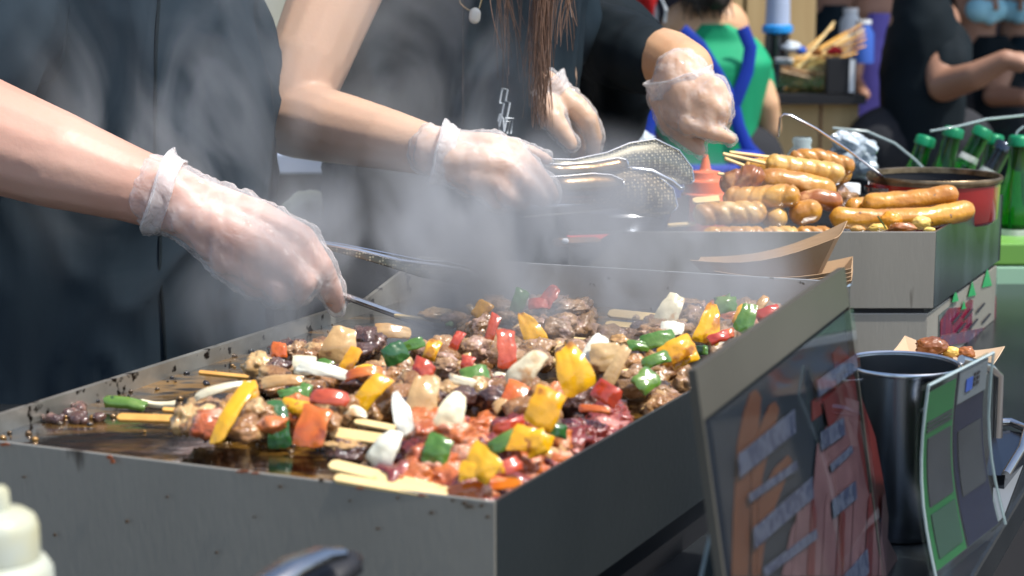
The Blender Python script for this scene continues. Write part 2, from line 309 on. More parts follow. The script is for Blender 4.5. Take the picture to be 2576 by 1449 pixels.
# ---------------------------------------------------------------- griddle
zb = .025
N0 = P(1245, 1262); L0 = P(-168, 1090); R1 = P(2112, 708, zb); B1 = P(1052, 645, zb)
N0.z = L0.z = R1.z = B1.z = 0
g = thing('flat_griddle', 'large rectangular steel griddle full of cooking meat and pepper skewers', 'griddle', (N0.x, N0.y, TZ))
th = .0025; gz = -.09; PZ = -.013
def lerp(a, b, t): return a + (b - a) * t
RS, LS = .60, .84       # where the side walls start to climb to the splash back
MB().wall(N0, L0, gz, 0, -th).build('front_panel', M['steel_front'], g, bevel=.0006)
m_ = MB(); a_ = N0 + (R1 - N0).normalized() * .0015
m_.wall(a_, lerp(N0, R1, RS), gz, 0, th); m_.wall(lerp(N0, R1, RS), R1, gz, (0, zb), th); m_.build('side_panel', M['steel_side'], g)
m_ = MB(); m_.wall(lerp(L0, B1, .004), lerp(L0, B1, LS), gz, 0, -th * 2.2); m_.wall(lerp(L0, B1, LS), B1, gz, (0, zb), -th * 1.6); m_.build('side_panel', M['steel_dirty'], g)
MB().wall(R1, B1, gz, zb, -th).build('splash_back', M['steel_back'], g, bevel=.0006)
cc = (N0 + L0 + R1 + B1) / 4
pl = []; nU, nV = 60, 40
for i in range(nU + 1):
    for j in range(nV + 1):
        a = lerp(lerp(N0, L0, j / nV), lerp(R1, B1, j / nV), i / nU); a = lerp(a, cc, .004)
        pl.append((a.x, a.y, PZ + .0009 * noise.noise(Vector((a.x * 14, a.y * 14, 0)))))
fc = [(i * (nV + 1) + j, (i + 1) * (nV + 1) + j, (i + 1) * (nV + 1) + j + 1, i * (nV + 1) + j + 1) for i in range(nU) for j in range(nV)]
mk('cooking_plate', pl, fc, M['plate'], g)
# baked-on grease on the outside of the front panel and along its lip
M['grease'] = material('baked_grease', (.05, .035, .02), .5, 0, (.12, .07, .035), 60, .8); M['sauce'] = material('dried_sauce', (.34, .09, .03), .4, 0, (.2, .06, .02), 60, .8)
def on_front(x, y, off):
    n_ = (L0 - N0).cross(Vector((0, 0, 1))).normalized(); n_ = n_ if n_.y < 0 else -n_; o_ = Vector((0, 0, H)); rr_ = ray(x, y); p_ = o_ + rr_ * ((N0 + n_ * (.0026 + off) - o_).dot(n_) / rr_.dot(n_)); return p_, n_
def spots(name, lst, mt):
    random.seed(11)
    for x, y, rx, ry in lst:
        m = MB()
        k_ = 12; f = []; b = []
        for i in range(k_):
            a = 2 * math.pi * i / k_; q = random.uniform(.6, 1.15); p_, n_ = on_front(x + rx * q * math.cos(a), y + ry * q * math.sin(a), 0); f.append(p_ + n_ * .0004); b.append(p_ - n_ * .0002)
        m.add(f + b, [tuple(range(k_)), tuple(range(k_, 2 * k_))[::-1]] + [(i, i + k_, (i + 1) % k_ + k_, (i + 1) % k_) for i in range(k_)]); m.build(name, mt, g)
spots('grease_spot', [(1168, 1266, 9, 5), (1182, 1274, 12, 5), (1212, 1272, 7, 5), (1138, 1258, 5, 4), (1085, 1290, 6, 5), (1000, 1252, 5, 4), (808, 1208, 8, 6), (705, 1224, 7, 4), (545, 1390, 5, 4), (320, 1312, 5, 5), (138, 1345, 5, 5), (1226, 1300, 6, 5), (640, 1300, 4, 3), (950, 1330, 5, 4), (420, 1250, 4, 3), (60, 1200, 5, 3), (880, 1260, 4, 3)], M['grease'])
spots('sauce_spot', [(276, 1150, 9, 6), (284, 1160, 6, 7), (612, 1186, 20, 4), (640, 1190, 12, 3), (12, 1118, 12, 5), (905, 1228, 14, 3), (1060, 1246, 12, 3)], M['sauce'])
# base frame the pan stands on
inn = [lerp(q, cc, .06) for q in (N0, R1, B1, L0)]
MB().hexa(q4(inn, TZ), q4(inn, gz + .001)).build('base_frame', M['black'], g)
for t_ in (.1, .9):
    p_ = lerp(lerp(N0, L0, t_), cc, .02)

# ---------------------------------------------------------------- food shapes
CAMV = Vector((0, -.93, .36))
def lump(c, sx, sy, sz, mt, par, name='meat_piece', sd=None, rough=.36, sub=4):
    bm = bmesh.new(); bmesh.ops.create_icosphere(bm, subdivisions=sub, radius=1)
    s_ = random.random() * 100 if sd is None else sd
    q = Quaternion((random.random(), random.random(), random.random()), random.random() * 6)
    V = []
    for v in bm.verts:
        p = v.co.copy(); n1 = noise.noise(p * 1.3 + Vector((s_, 0, 0))); n2 = noise.noise(p * 3.1 + Vector((0, s_, 0))); n3 = noise.noise(p * 6.5 + Vector((0, 0, s_))); n4 = abs(noise.noise(p * 11 + Vector((s_, 0, s_))))
        rid = 1 - abs(noise.noise(p * 2.2 + Vector((s_, s_, 0)))) * 2
        r_ = 1 + rough * (n1 * 1.1 + n2 * .55 + n3 * .34 - n4 * .22) + rough * .35 * (rid - .6)
        p = p * r_; m = max(abs(p.x), abs(p.y), abs(p.z)); p = p * (1 - .12 * (1 - m)) if m > 0 else p
        V.append(Vector(c) + Vector((p.x * sx, p.y * sy, p.z * sz)))
    Fc = [[v.index for v in f.verts] for f in bm.faces]; bm.free()
    return mk(name, V, Fc, mt, par)
def petal(c, wd, ln, ang, mt, par, name='pepper_piece', bend=.5, point=.0, th=.0035, tilt=None, cup=.6, yaw=0):
    """curved slab: width wd, length ln, long axis turned ang degrees in the picture"""
    nu, nv = 10, 14; s_ = random.random() * 50
    X = Vector((1, 0, 0)); n_ = CAMV.normalized() if tilt is None else Vector((0, -math.cos(R(tilt)), math.sin(R(tilt))))
    n_ = Quaternion((0, 0, 1), R(yaw)) @ n_
    X = Vector((-n_.y, n_.x, 0)).normalized(); Y = n_.cross(X)
    a = R(ang); U_ = X * math.cos(a) + Y * math.sin(a); W_ = -X * math.sin(a) + Y * math.cos(a)   # U_: long axis
    top = []; bot = []; jt = [random.uniform(-.24, .24) for _ in range(8)]
    for j in range(nv + 1):
        t = j / nv * 2 - 1; tr = (t + 1) / 2
        prof = (1 - point * tr ** 1.5) * (1 - (.35 * point) * (1 - tr) ** 4)
        prof = max(prof, .10) * (1 + .14 * noise.noise(Vector((t * 1.6, s_, 0))))
        for i in range(nu + 1):
            s = i / nu * 2 - 1; sr = (s + 1) / 2
            jx = (jt[0] * (1 - sr) + jt[1] * sr) * (1 - tr) + (jt[2] * (1 - sr) + jt[3] * sr) * tr
            jy = (jt[4] * (1 - sr) + jt[5] * sr) * (1 - tr) + (jt[6] * (1 - sr) + jt[7] * sr) * tr
            x = s * wd / 2 * prof + jx * wd * .5; y = (t * (1 - .08 * s ** 4) + jy * .8) * ln / 2
            h = -bend * (y * y) / ln * 1.2 - cup * (x * x) / wd * 1.3 + wd * .07 * noise.noise(Vector((s * 1.5, t * 2, s_)))
            er = max(abs(s), abs(t)); wob = 1 + (er ** 3) * .08 * noise.noise(Vector((s * 2.3 + s_, t * 2.3, s_ * 2))); x *= wob; y *= wob
            h += wd * .022 * noise.noise(Vector((s * 4, t * 5, s_ + 9)))
            p = Vector(c) + U_ * y + W_ * x + n_ * (h + bend * ln * .1)
            edge = max(abs(s) ** 8, abs(t) ** 8); tt = th * (1 - .35 * edge)
            top.append(p + n_ * tt / 2); bot.append(p - n_ * tt / 2)
    V = top + bot; K = len(top); Fc = []
    for j in range(nv):
        for i in range(nu):
            a0 = j * (nu + 1) + i; q = (a0, a0 + 1, a0 + nu + 2, a0 + nu + 1); Fc.append(q[::-1]); Fc.append(tuple(k + K for k in q))
    ring = [i for i in range(nu + 1)] + [j * (nu + 1) + nu for j in range(1, nv + 1)] + [nv * (nu + 1) + i for i in range(nu - 1, -1, -1)] + [j * (nu + 1) for j in range(nv - 1, 0, -1)]
    for a0, b0 in zip(ring, ring[1:] + ring[:1]): Fc.append((a0, b0, b0 + K, a0 + K)[::1])
    o = mk(name, V, Fc, mt, par); o.data.set_sharp_from_angle(angle=R(50)); return o
def stick(a, b, wd, par, mt, th=.0028, name='stick'):
    a, b = Vector(a), Vector(b); d = (b - a).normalized(); up = Vector((0, -.45, .9)); s_ = d.cross(up).normalized() * wd / 2; u = s_.cross(d).normalized() * th / 2
    tip = d * min(wd * .35, .004)
    bt = [a - s_ * .45 - u, b - s_ - u, b + s_ - u, a + s_ * .45 - u]
    m = MB(); pts = []
    for p, k in ((a, .55), (a + tip, 1), (b, 1)):
        pts.append([p - s_ * k - u, p + s_ * k - u, p + s_ * k + u, p - s_ * k + u])
    V = [q for r_ in pts for q in r_]; Fc = [(3, 2, 1, 0), (8, 9, 10, 11)]
    for i in range(2):
        for k in range(4): Fc.append((i * 4 + k, i * 4 + (k + 1) % 4, i * 4 + 4 + (k + 1) % 4, i * 4 + 4 + k))
    m.add(V, Fc); return m.build(name, mt, par, bevel=.0006)

def keep_in(c, rad, cap=True):
    """push a food piece inside the pan walls, low enough beside them for the rim to show"""
    c = Vector(c); ins = (N0 + L0 + R1 + B1) / 4; near = 9
    for a, b in ((N0, L0), (N0, R1), (R1, B1), (N0, L0), (N0, R1)):
        d = (b - a).normalized(); n_ = Vector((-d.y, d.x, 0)); n_ = n_ if (ins - a).dot(n_) > 0 else -n_
        q = (c - a).dot(n_); near = min(near, max(q, 0) if a is not R1 else 9)
        if q < rad + .003: c += n_ * (rad + .003 - q)
    zmax = -.002 + max(0, near - .012) * .55
    if cap: c.z = min(c.z, max(zmax - rad * .55, PZ + .004))
    return c
KIND = {'y': ('yellow', 'pepper_piece', 0), 'o': ('orange', 'pepper_piece', 0), 'r': ('red', 'pepper_piece', 0), 'g': ('pepper_green', 'pepper_piece', 0), 'G': ('green_dark', 'pepper_piece', 0),
        'w': ('onion', 'onion_piece', .5), 'W': ('onion_clean', 'onion_piece', .55), 't': ('onion_tan', 'onion_piece', .25)}
MK = {'m': 'meat', 'k': 'meat_dark', 'd': 'meat_red', 'p': 'meat_pink', 's': 'meat_grey', 'T': 'onion_tan'}
def skewer(label, sticks, line, n, meats, pieces, z=.006, sz=.017, grp='skewers cooking on the griddle'):
    """line: picture points the meat follows; pieces: (kind, x, y, w, h, angle, z) in picture units"""
    x0, y0, x1, y1 = line; c0 = P((x0 + x1) / 2, (y0 + y1) / 2, PZ)
    t = thing('meat_skewer', label, 'skewer', c0, grp)
    for s_ in sticks:
        (a, b, c, d, wpx, zz) = s_[:6]; pa, pb = P(a, b, zz), P(c, d, zz)
        pb = pb + (pb - pa).normalized() * .05; pb.z = z - .002
        stick(pa, pb, pm(wpx, pa.y), t, M['bamboo_oiled' if len(s_) > 6 else 'bamboo'])
    for i in range(n):
        f = (i + .5) / n; k = meats[i % len(meats)]
        c = P(x0 + (x1 - x0) * f + random.uniform(-8, 8), y0 + (y1 - y0) * f + random.uniform(-7, 7), z - .001 + random.uniform(-.003, .003))
        s1 = sz * random.uniform(.85, 1.15)
        c = keep_in(c, s1 * 1.3); lump(c, s1 * random.uniform(.85, 1.15), s1 * random.uniform(.85, 1.2), s1 * random.uniform(.7, .95), M[MK[k]], t, name='onion_piece' if k == 'T' else 'meat_piece', rough=.36)
    for q in pieces:
        k, x, y, wp, hp, an = q[:6]; zz = q[6] if len(q) > 6 else z + .014
        zz += .008 if k in KIND and zz > .008 else .002; d = P(x, y, zz).y; zz = min(zz, .017) if y > 1060 and k in KIND else zz; c = keep_in(P(x, y, zz), pm(max(wp, hp) * (.34 if k in KIND else .6), d), k not in KIND)
        if k in KIND:
            mn, nm, pt = KIND[k]
            g_ = .92 if k in 'wW' else 1.04; ln, wd = pm(max(wp, hp), d) * g_, pm(min(wp, hp), d) * g_ * 1.04
            petal(c, wd, ln, an, M[mn], t, nm, bend=random.uniform(.25, .6), point=pt if len(q) < 8 else q[7], tilt=random.uniform(18, 38), yaw=random.uniform(-14, 14), cup=random.uniform(.05, .4), th=.0024)
        else:
            lump(c, pm(wp, d) / 2, pm((wp + hp) / 2, d) / 2, pm(hp, d) / 2, M[MK[k]], t, name='onion_piece' if k == 'T' else 'meat_piece', rough=.3)
    for i in range(n * 2):                   # small scraps of onion and pepper caught between the pieces
        f = random.random(); k = random.choice('ttwyg' + meats * 2); c = keep_in(P(x0 + (x1 - x0) * f, y0 + (y1 - y0) * f + random.uniform(-30, 18), z + .013), .014)
        if k in KIND:
            mn, nm, pt = KIND[k]; petal(c, random.uniform(.006, .012), random.uniform(.012, .022), random.uniform(0, 180), M[mn], t, nm, bend=random.uniform(.3, .8), point=pt, tilt=random.uniform(0, 70), yaw=random.uniform(-50, 50), cup=.5, th=.0018)
        else:
            q_ = random.uniform(.006, .011); lump(c, q_ * 1.3, q_, q_ * .8, M[MK[k]], t, name='onion_piece' if k == 'T' else 'meat_piece', rough=.4, sub=3)
    return t

O = 1
skewer('front left skewer of browned beef, yellow strip and dark green pepper, oily stick out left', [(295, 1050, 430, 1053, 27, .002, O), (408, 1031, 470, 1030, 14, .006, O)], (480, 1055, 880, 1045), 5, 'mmmpm',
       [('T', 464, 1058, 72, 84, 0, .006), ('w', 560, 978, 150, 22, 14, .018), ('y', 583, 1040, 40, 175, 72, .016, 0), ('y', 628, 990, 46, 60, 100, .014), ('G', 698, 1065, 66, 125, 95, .004, 0), ('p', 745, 1030, 90, 80, 0, .010), ('o', 787, 1072, 84, 105, 80, .012, 0), ('r', 828, 1000, 110, 36, -8, .022), ('m', 872, 1035, 80, 95, 0, .012), ('m', 640, 1040, 95, 80, 0, .014)], z=.003, sz=.0165)
skewer('foremost skewer of raw red meat and bright yellow pepper beside the steel corner', [(830, 1168, 935, 1182, 38, .006), (842, 1202, 930, 1212, 30, .002)], (960, 1200, 1290, 1238), 5, 'dppdp',
       [('W', 972, 1125, 80, 124, 60, .028, .55), ('d', 975, 1180, 82, 74, 0, .012), ('p', 1062, 1205, 110, 62, 0, .010), ('y', 1150, 1212, 100, 84, 150, .017, 0), ('y', 1205, 1175, 110, 50, 12, .019, 0), ('r', 1325, 1192, 110, 40, 22, .008), ('o', 1240, 1240, 190, 34, 6, .000, 0), ('p', 1150, 1190, 70, 50, 0), ('d', 1030, 1222, 90, 40, 0, .004)], z=.0, sz=.015)
skewer('second skewer from the steel corner, with curved green pepper on pink raw meat', [(892, 1060, 960, 1065, 24, .010)], (1030, 1130, 1420, 1150), 5, 'dpdpp',
       [('g', 1102, 1128, 66, 78, 70, .014, 0), ('d', 1135, 1172, 100, 56, 0, .010), ('g', 1275, 1108, 110, 34, 28, .018, 0), ('p', 1060, 1150, 90, 60, 0, .006), ('y', 1425, 1122, 110, 62, -20, .018, 0), ('y', 1380, 1118, 50, 70, 110, .010, 0), ('d', 1345, 1150, 90, 60, 0), ('p', 1220, 1135, 80, 60, 0), ('p', 1400, 1170, 70, 44, 0, .002)], z=.004, sz=.016)
skewer('skewer with a large clean white onion wedge and thick pale stick between meat pieces', [(832, 1088, 975, 1100, 40, .008)], (1030, 1080, 1480, 1085), 6, 'pdpdpd',
       [('W', 1006, 1033, 72, 120, 108, .024, .75), ('w', 1135, 1036, 104, 138, 62, .022, .45), ('r', 1280, 1072, 80, 32, 12, .020), ('G', 1398, 1082, 66, 40, -12, .018), ('p', 1070, 1085, 84, 56, 0, .016), ('p', 1200, 1100, 90, 56, 0, .014), ('y', 1446, 1040, 84, 104, 68, .026, .3), ('k', 870, 1138, 110, 66, 0, -.002), ('T', 862, 1118, 105, 26, 0, .003), ('p', 1330, 1105, 66, 44, 0, .014)], z=.005, sz=.0165)
skewer('skewer topped by the tallest yellow pepper piece with brown grill marks', [(1366, 907, 1420, 908, 20, .012)], (1230, 1010, 1630, 1030), 6, 'mmpkdd',
       [('w', 1322, 928, 84, 122, 52, .030, .5), ('o', 1292, 990, 50, 70, 60, .016), ('m', 1355, 1010, 120, 110, 0, .014), ('y', 1440, 935, 92, 130, 112, .034, .45), ('d', 1520, 1020, 92, 120, 0, .014), ('t', 1546, 928, 38, 120, 66, .020, .2), ('r', 1592, 1000, 74, 56, -30, .016), ('o', 1590, 1040, 90, 20, -3, .010, 0), ('m', 1245, 1012, 80, 80, 0, .012), ('r', 1260, 1030, 40, 70, 70, .006)], z=.006, sz=.018)
skewer('skewer with curled yellow pepper beside a tan onion layer, mid griddle', [], (920, 1015, 1230, 1010), 4, 'mmkm',
       [('y', 932, 990, 50, 112, 52, .018, 0), ('r', 955, 962, 44, 40, 30, .018), ('m', 1000, 1010, 112, 84, 0, .014), ('t', 1062, 1005, 78, 118, 82, .018, .2), ('T', 1205, 972, 58, 62, 0, .018), ('w', 1160, 958, 76, 24, -8, .020, 0), ('m', 1120, 985, 70, 60, 0)], z=.005, sz=.0175)
skewer('skewer with long white onion strip and browned mushroom, thin stick pointing left', [(500, 937, 606, 940, 13, .004, O)], (650, 945, 905, 975), 5, 'kmkmm',
       [('T', 650, 922, 82, 70, 0, .012), ('k', 702, 925, 60, 58, 0, .012), ('w', 765, 918, 56, 60, 90, .018, 0), ('W', 815, 932, 150, 40, -15, .018, .4), ('t', 712, 958, 110, 30, 5, .014), ('g', 735, 988, 66, 30, 10, .014), ('g', 767, 985, 30, 46, 80, .014), ('m', 690, 975, 90, 40, 0, .006), ('m', 810, 965, 66, 52, 0, .012)], z=.0, sz=.0155)
skewer('skewer of small browned cubes with one red pepper corner, behind the curled yellow pepper', [], (905, 950, 1330, 965), 6, 'mmsmmm',
       [('o', 910, 938, 92, 22, 12, .018, 0), ('r', 1068, 930, 60, 50, -25, .018), ('r', 1176, 917, 34, 46, 80, .018), ('g', 1195, 940, 72, 36, 8, .018, 0), ('d', 1255, 965, 56, 46, 0, .016), ('w', 1262, 948, 50, 26, 0, .014), ('m', 1000, 945, 80, 52, 0, .014), ('s', 1120, 925, 72, 50, 0, .016)], z=.004, sz=.016)
skewer('skewer of dark meat with a translucent brown onion wedge, near the gloved fingers', [], (700, 885, 1000, 900), 4, 'kmkm',
       [('o', 698, 878, 44, 34, 5, .010), ('t', 858, 868, 84, 104, 70, .020, .3), ('k', 925, 862, 100, 84, 0, .016), ('y', 882, 905, 34, 80, 62, .018, 0), ('t', 985, 832, 90, 34, -10, .012, .3), ('G', 995, 885, 66, 50, 30, .018), ('s', 745, 885, 70, 50, 0, .012), ('g', 1030, 870, 70, 26, 20, .018)], z=.003, sz=.0165)
skewer('skewer of grey brown meat with an upright red pepper strip, mid back', [], (1050, 895, 1460, 890), 6, 'ssmsms',
       [('r', 1276, 880, 44, 112, 88, .024, 0), ('y', 1085, 880, 30, 56, 70, .020), ('r', 1150, 855, 24, 52, 70, .022), ('s', 1110, 875, 80, 64, 0, .018), ('s', 1190, 875, 90, 64, 0, .018), ('s', 1350, 905, 80, 50, 0), ('T', 1400, 880, 50, 40, 0, .014)], z=.006, sz=.017)
skewer('skewer with a curled white onion shell and green pepper beside the right wall', [], (1490, 920, 1750, 930), 4, 'smms',
       [('W', 1492, 885, 56, 118, 62, .024, .3), ('t', 1522, 900, 66, 70, 90, .022, 0), ('g', 1650, 905, 84, 30, 22, .020, 0), ('m', 1700, 918, 84, 62, 0, .018), ('g', 1630, 960, 66, 54, 40, .012, 0), ('m', 1690, 965, 84, 60, 0, .008), ('s', 1600, 920, 84, 66, 0, .014)], z=.006, sz=.0175)
skewer('skewer with two yellow pepper pieces touching the right griddle wall', [], (1500, 865, 1850, 860), 6, 'smsmss',
       [('y', 1752, 882, 96, 62, 30, .022, .2), ('y', 1795, 905, 84, 36, 20, .014, 0), ('g', 1655, 855, 90, 36, 14, .018, 0), ('g', 1610, 870, 60, 26, -10, .014), ('r', 1852, 850, 70, 24, 14, .016, 0), ('o', 1870, 842, 40, 22, 14, .018), ('T', 1560, 862, 60, 38, 0, .012)], z=.005, sz=.0165)
skewer('skewer in the thickest steam with a pale yellow pepper triangle', [(1300, 862, 1345, 862, 8, .004), (1395, 848, 1440, 850, 8, .004)], (1170, 835, 1480, 830), 5, 'sssss',
       [('y', 1335, 825, 62, 92, 118, .020, .5), ('r', 1240, 825, 26, 74, 72, .018, 0), ('s', 1215, 830, 84, 74, 0, .016), ('s', 1400, 835, 100, 84, 0, .012)], z=.003, sz=.0175)
skewer('small skewer in the steam with a tan mushroom on a thin stick', [(992, 793, 1062, 798, 9, .002)], (1090, 800, 1150, 805), 1, 's', [('T', 1095, 790, 84, 34, 0, .010)], z=.0, sz=.012)
skewer('rearmost heap skewer of grey meat with red pepper tips in the steam', [], (1170, 795, 1470, 790), 6, 'ssssss',
       [('r', 1385, 748, 70, 40, 60, .026, .3), ('r', 1352, 765, 50, 26, 5, .022), ('g', 1308, 752, 34, 60, 65, .024), ('y', 1212, 780, 34, 50, 60, .018), ('s', 1430, 775, 110, 40, 0, .020), ('s', 1420, 800, 100, 36, 0, .012), ('s', 1240, 772, 80, 50, 0, .016), ('s', 1320, 775, 70, 50, 0, .016)], z=.005, sz=.0175)
skewer('right hand skewer with flat pale stick and tall yellow pepper half', [(1522, 817, 1640, 825, 32, .004)], (1640, 840, 1900, 825), 5, 'sssss',
       [('y', 1786, 812, 66, 104, 68, .022, .45), ('W', 1690, 828, 66, 40, 0, .016, 0), ('k', 1610, 830, 60, 40, 0, .008), ('T', 1600, 800, 20, 14, 0, .004), ('g', 1884, 800, 44, 76, 70, .020, 0), ('s', 1830, 815, 74, 56, 0, .014), ('y', 1862, 790, 26, 60, 66, .018)], z=.003, sz=.0165)
skewer('back right skewer against the splash wall, onion point up and red pepper end', [(1530, 788, 1655, 796, 34, .006)], (1670, 800, 1960, 795), 5, 'sspss',
       [('w', 1685, 778, 58, 100, 66, .022, .5), ('T', 1688, 805, 64, 60, 0, .010), ('g', 1826, 766, 60, 38, 10, .022, 0), ('k', 1738, 785, 70, 50, 0, .014), ('r', 1962, 790, 60, 28, 22, .016, 0), ('t', 1912, 770, 24, 60, 60, .020), ('p', 1930, 805, 70, 34, 0, .010)], z=.004, sz=.0155)
# loose bits
p = petal(P(315, 1010, PZ + .007), pm(34, 1.23), pm(108, 1.23), -14, M['pepper_green'], None, 'pepper_slice', bend=.2, tilt=55, cup=.6); tag(p, 'loose bright green pepper slice lying alone on the oily plate', 'pepper slice')
p = petal(P(398, 1015, PZ + .004), pm(16, 1.23), pm(90, 1.23), -4, M['onion'], None, 'onion_sliver', bend=-.3, tilt=60); tag(p, 'thin white onion sliver beside the loose green pepper slice', 'onion')
bm_ = MB()
for k in range(26):
    x, y = random.uniform(110, 250), random.uniform(1010, 1060); c = P(x, y, PZ + .002); r_ = random.uniform(.002, .0055)
    bm_.cap(c, r_, c + Vector((random.uniform(-.006, .006), random.uniform(-.006, .006), .001)), r_ * .7, 8, 3)
tag(bm_.build('burnt_scraps', M['meat_dark'], smooth=True), 'burnt black scraps glistening in oil at the left of the plate', 'scraps', kind='stuff')
bm_ = MB()
for k in range(150):
    if k < 90: x = random.uniform(0, 900); y = 1030 - .3 * x + random.uniform(25, 110)
    else: x = random.uniform(300, 1200); y = 1090 + .12 * x - random.uniform(0, 60) - 40
    c = P(x, y, PZ + .0006); r_ = random.choice([.0006, .001, .0016, .0024]); bm_.cap(c, r_, c + Vector((.0008, 0, 0)), r_ * .8, 8, 3)
tag(bm_.build('oil_droplets', M['plate'], smooth=True), 'shiny oil beads and crumbs scattered over the bare griddle plate', 'oil', kind='stuff')

# ---------------------------------------------------------------- people
def upper(x0, y0, sh=.43, hh=.20, hw=.13, head=True, lean=0.0, face=0.0, k=.78, wx=1.0):
    """torso, neck and head capsules; sh = shoulder height above the rim"""
    v = Vector; c = []
    c += [(v((x0 - .09 * wx, y0, -.12)), .10 * k, v((x0 + .09 * wx, y0, -.12)), .10 * k), (v((x0 - .06 * wx, y0, 0)), .11 * k, v((x0 + .06 * wx, y0, 0)), .11 * k)]
    ly = -lean
    c += [(v((x0 - .07 * wx, y0 + ly * .5, .18)), .11 * k, v((x0 + .07 * wx, y0 + ly * .5, .18)), .11 * k), (v((x0 - .09 * wx, y0 + ly, sh - .12)), .10 * k, v((x0 + .09 * wx, y0 + ly, sh - .12)), .10 * k)]
    c += [(v((x0, y0 + ly * .5, .1)), .10 * k, v((x0, y0 + ly, sh - .1)), .10 * k), (v((x0 - hh + .05, y0 + ly, sh - .04)), .05 * k, v((x0 + hh - .05, y0 + ly, sh - .04)), .05 * k)]
    c += [(v((x0, y0, -.12)), .11 * k, v((x0, y0 + ly * .5, .18)), .11 * k)]
    c += [(v((x0, y0 + ly, sh - .02)), .055, v((x0, y0 + ly * 1.2, sh + .09)), .052)]
    if head:
        hy = y0 + ly * 1.35; hz = sh + .19; ff = v((math.sin(face), -math.cos(face), 0)); ss = v((math.cos(face), math.sin(face), 0)); hc = v((x0, hy, hz))
        c += [(hc + v((0, 0, .025)) - ff * .015, .082, hc + v((0, 0, .03)) + ff * .02, .078), (hc - v((0, 0, .045)) + ff * .03, .052, hc - v((0, 0, .07)) + ff * .048, .034)]
        c += [(hc + ff * .092 + v((0, 0, .005)), .009, hc + ff * .108 - v((0, 0, .028)), .013), (hc + ff * .075 - v((0, 0, .055)) - ss * .018, .011, hc + ff * .075 - v((0, 0, .055)) + ss * .018, .011)]
        for s_ in (-1, 1): c += [(hc + ss * s_ * .082 + v((0, 0, .01)), .012, hc + ss * s_ * .08 - v((0, 0, .03)), .008)]
    return c
def face_bits(par, x0, y, z, face=0.0, hairm='hair_dark', long=False):
    ff = Vector((math.sin(face), -math.cos(face), 0)); ss = Vector((math.cos(face), math.sin(face), 0)); hc = Vector((x0, y, z))
    for s_ in (-1, 1):
        m = MB().cap(hc + ff * .083 + ss * s_ * .03 + Vector((0, 0, .015)), .0095, hc + ff * .0835 + ss * s_ * .031 + Vector((0, 0, .015)), .0095, 10, 4); m.build('eye', M['hair_dark'], par, True)
    blob('hair', [(hc + Vector((0, 0, .055)) - ff * .03, .088, hc + Vector((0, 0, .05)) + ff * .015, .082), (hc - ff * .05 - Vector((0, 0, .03)), .06, hc - ff * .045 + Vector((0, 0, .03)), .075)], M[hairm], par, .006, 4, 0, (.006, (30, 30, 8)))
def trousers(par, x0, y0):
    c = []
    for s_ in (-1, 1):
        c += [(Vector((x0 + s_ * .09, y0, -.14)), .10, Vector((x0 + s_ * .1, y0, -.5)), .075), (Vector((x0 + s_ * .1, y0, -.5)), .075, Vector((x0 + s_ * .11, y0, FZ + .09)), .055)]
    c.append((Vector((x0 - .08, y0, -.14)), .11, Vector((x0 + .08, y0, -.14)), .11))
    blob('trousers', c, M['trouser'], par, .012, 3, .006)
    for s_ in (-1, 1): MB().cap((x0 + s_ * .11, y0 + .03, FZ + .045), .042, (x0 + s_ * .12, y0 - .14, FZ + .035), .034).build('shoe', M['black'], par, True)
def mirror_arm(x0, y0, sh, s_):                # an arm the photo does not show, hanging relaxed
    a = Vector((x0 + s_ * .17, y0, sh - .05)); b = Vector((x0 + s_ * .23, y0 + .02, sh - .33)); c_ = Vector((x0 + s_ * .22, y0 - .06, sh - .57))
    out = [(a, .052, b, .042), (b, .042, c_, .028)]
    d = Vector((0, -.25, -1)).normalized()
    for k in range(4): out.append((c_ + Vector((s_ * 0, (k - 1.5) * .018, 0)), .013, c_ + Vector((0, (k - 1.5) * .02, 0)) + d * .085, .011)); out.append((out[-1][2], .009, out[-1][2] + d * (.07, .08, .075, .06)[k], .0075))
    out.append((c_ + d * .02, .012, c_ + d * .06 + Vector((0, -.045, 0)), .009))
    return out

# --- person 1, left, reaching across
p1 = thing('person', 'person in navy apron, farthest left, gloved hand holding slim perforated tongs over the griddle', 'person', (-.45, 1.92, FZ), 'cooks behind the griddle')
X1, Y1 = -.46, 1.93
arm1 = chain([(-420, -160, 1.84, 140), (-330, 240, 1.66, 118)]) + chain([(-330, 240, 1.66, 125), (-60, 330, 1.60, 146), (150, 405, 1.585, 124), (330, 465, 1.58, 97), (430, 500, 1.58, 88)])
D1 = 1.575
hand1 = chain([(395, 482, D1, 84), (470, 520, D1, 84)])
hand1 += chain([(470, 500, D1, 64), (640, 560, D1, 62), (752, 610, D1, 50)])            # back of the hand, index side
hand1 += chain([(470, 530, D1 - .01, 66), (620, 610, D1 - .015, 66), (712, 660, D1 - .015, 54)])
hand1 += chain([(480, 550, D1 - .005, 58), (590, 640, D1 - .015, 58), (662, 690, D1 - .015, 44)])
hand1 += chain([(500, 560, D1, 48), (570, 655, D1 - .01, 46), (622, 700, D1 - .01, 34)])
idx1 = chain([(752, 605, D1, 46), (806, 672, D1 - .01, 35), (832, 728, D1, 31), (846, 765, D1 + .01, 25)])
mid1 = chain([(712, 660, D1 - .015, 48), (764, 712, D1 - .025, 34), (748, 742, D1 - .005, 28), (726, 734, D1 + .02, 24)])
rng1 = chain([(662, 690, D1 - .015, 42), (704, 730, D1 - .022, 32), (690, 742, D1 - .002, 27), (664, 730, D1 + .02, 23)])
pky1 = chain([(622, 700, D1 - .01, 34), (648, 724, D1 - .015, 27), (632, 728, D1 + .005, 22)])
thb1 = chain([(560, 545, D1 + .015, 46), (700, 590, D1 + .035, 36), (780, 660, D1 + .03, 29), (822, 720, D1 + .02, 24)])
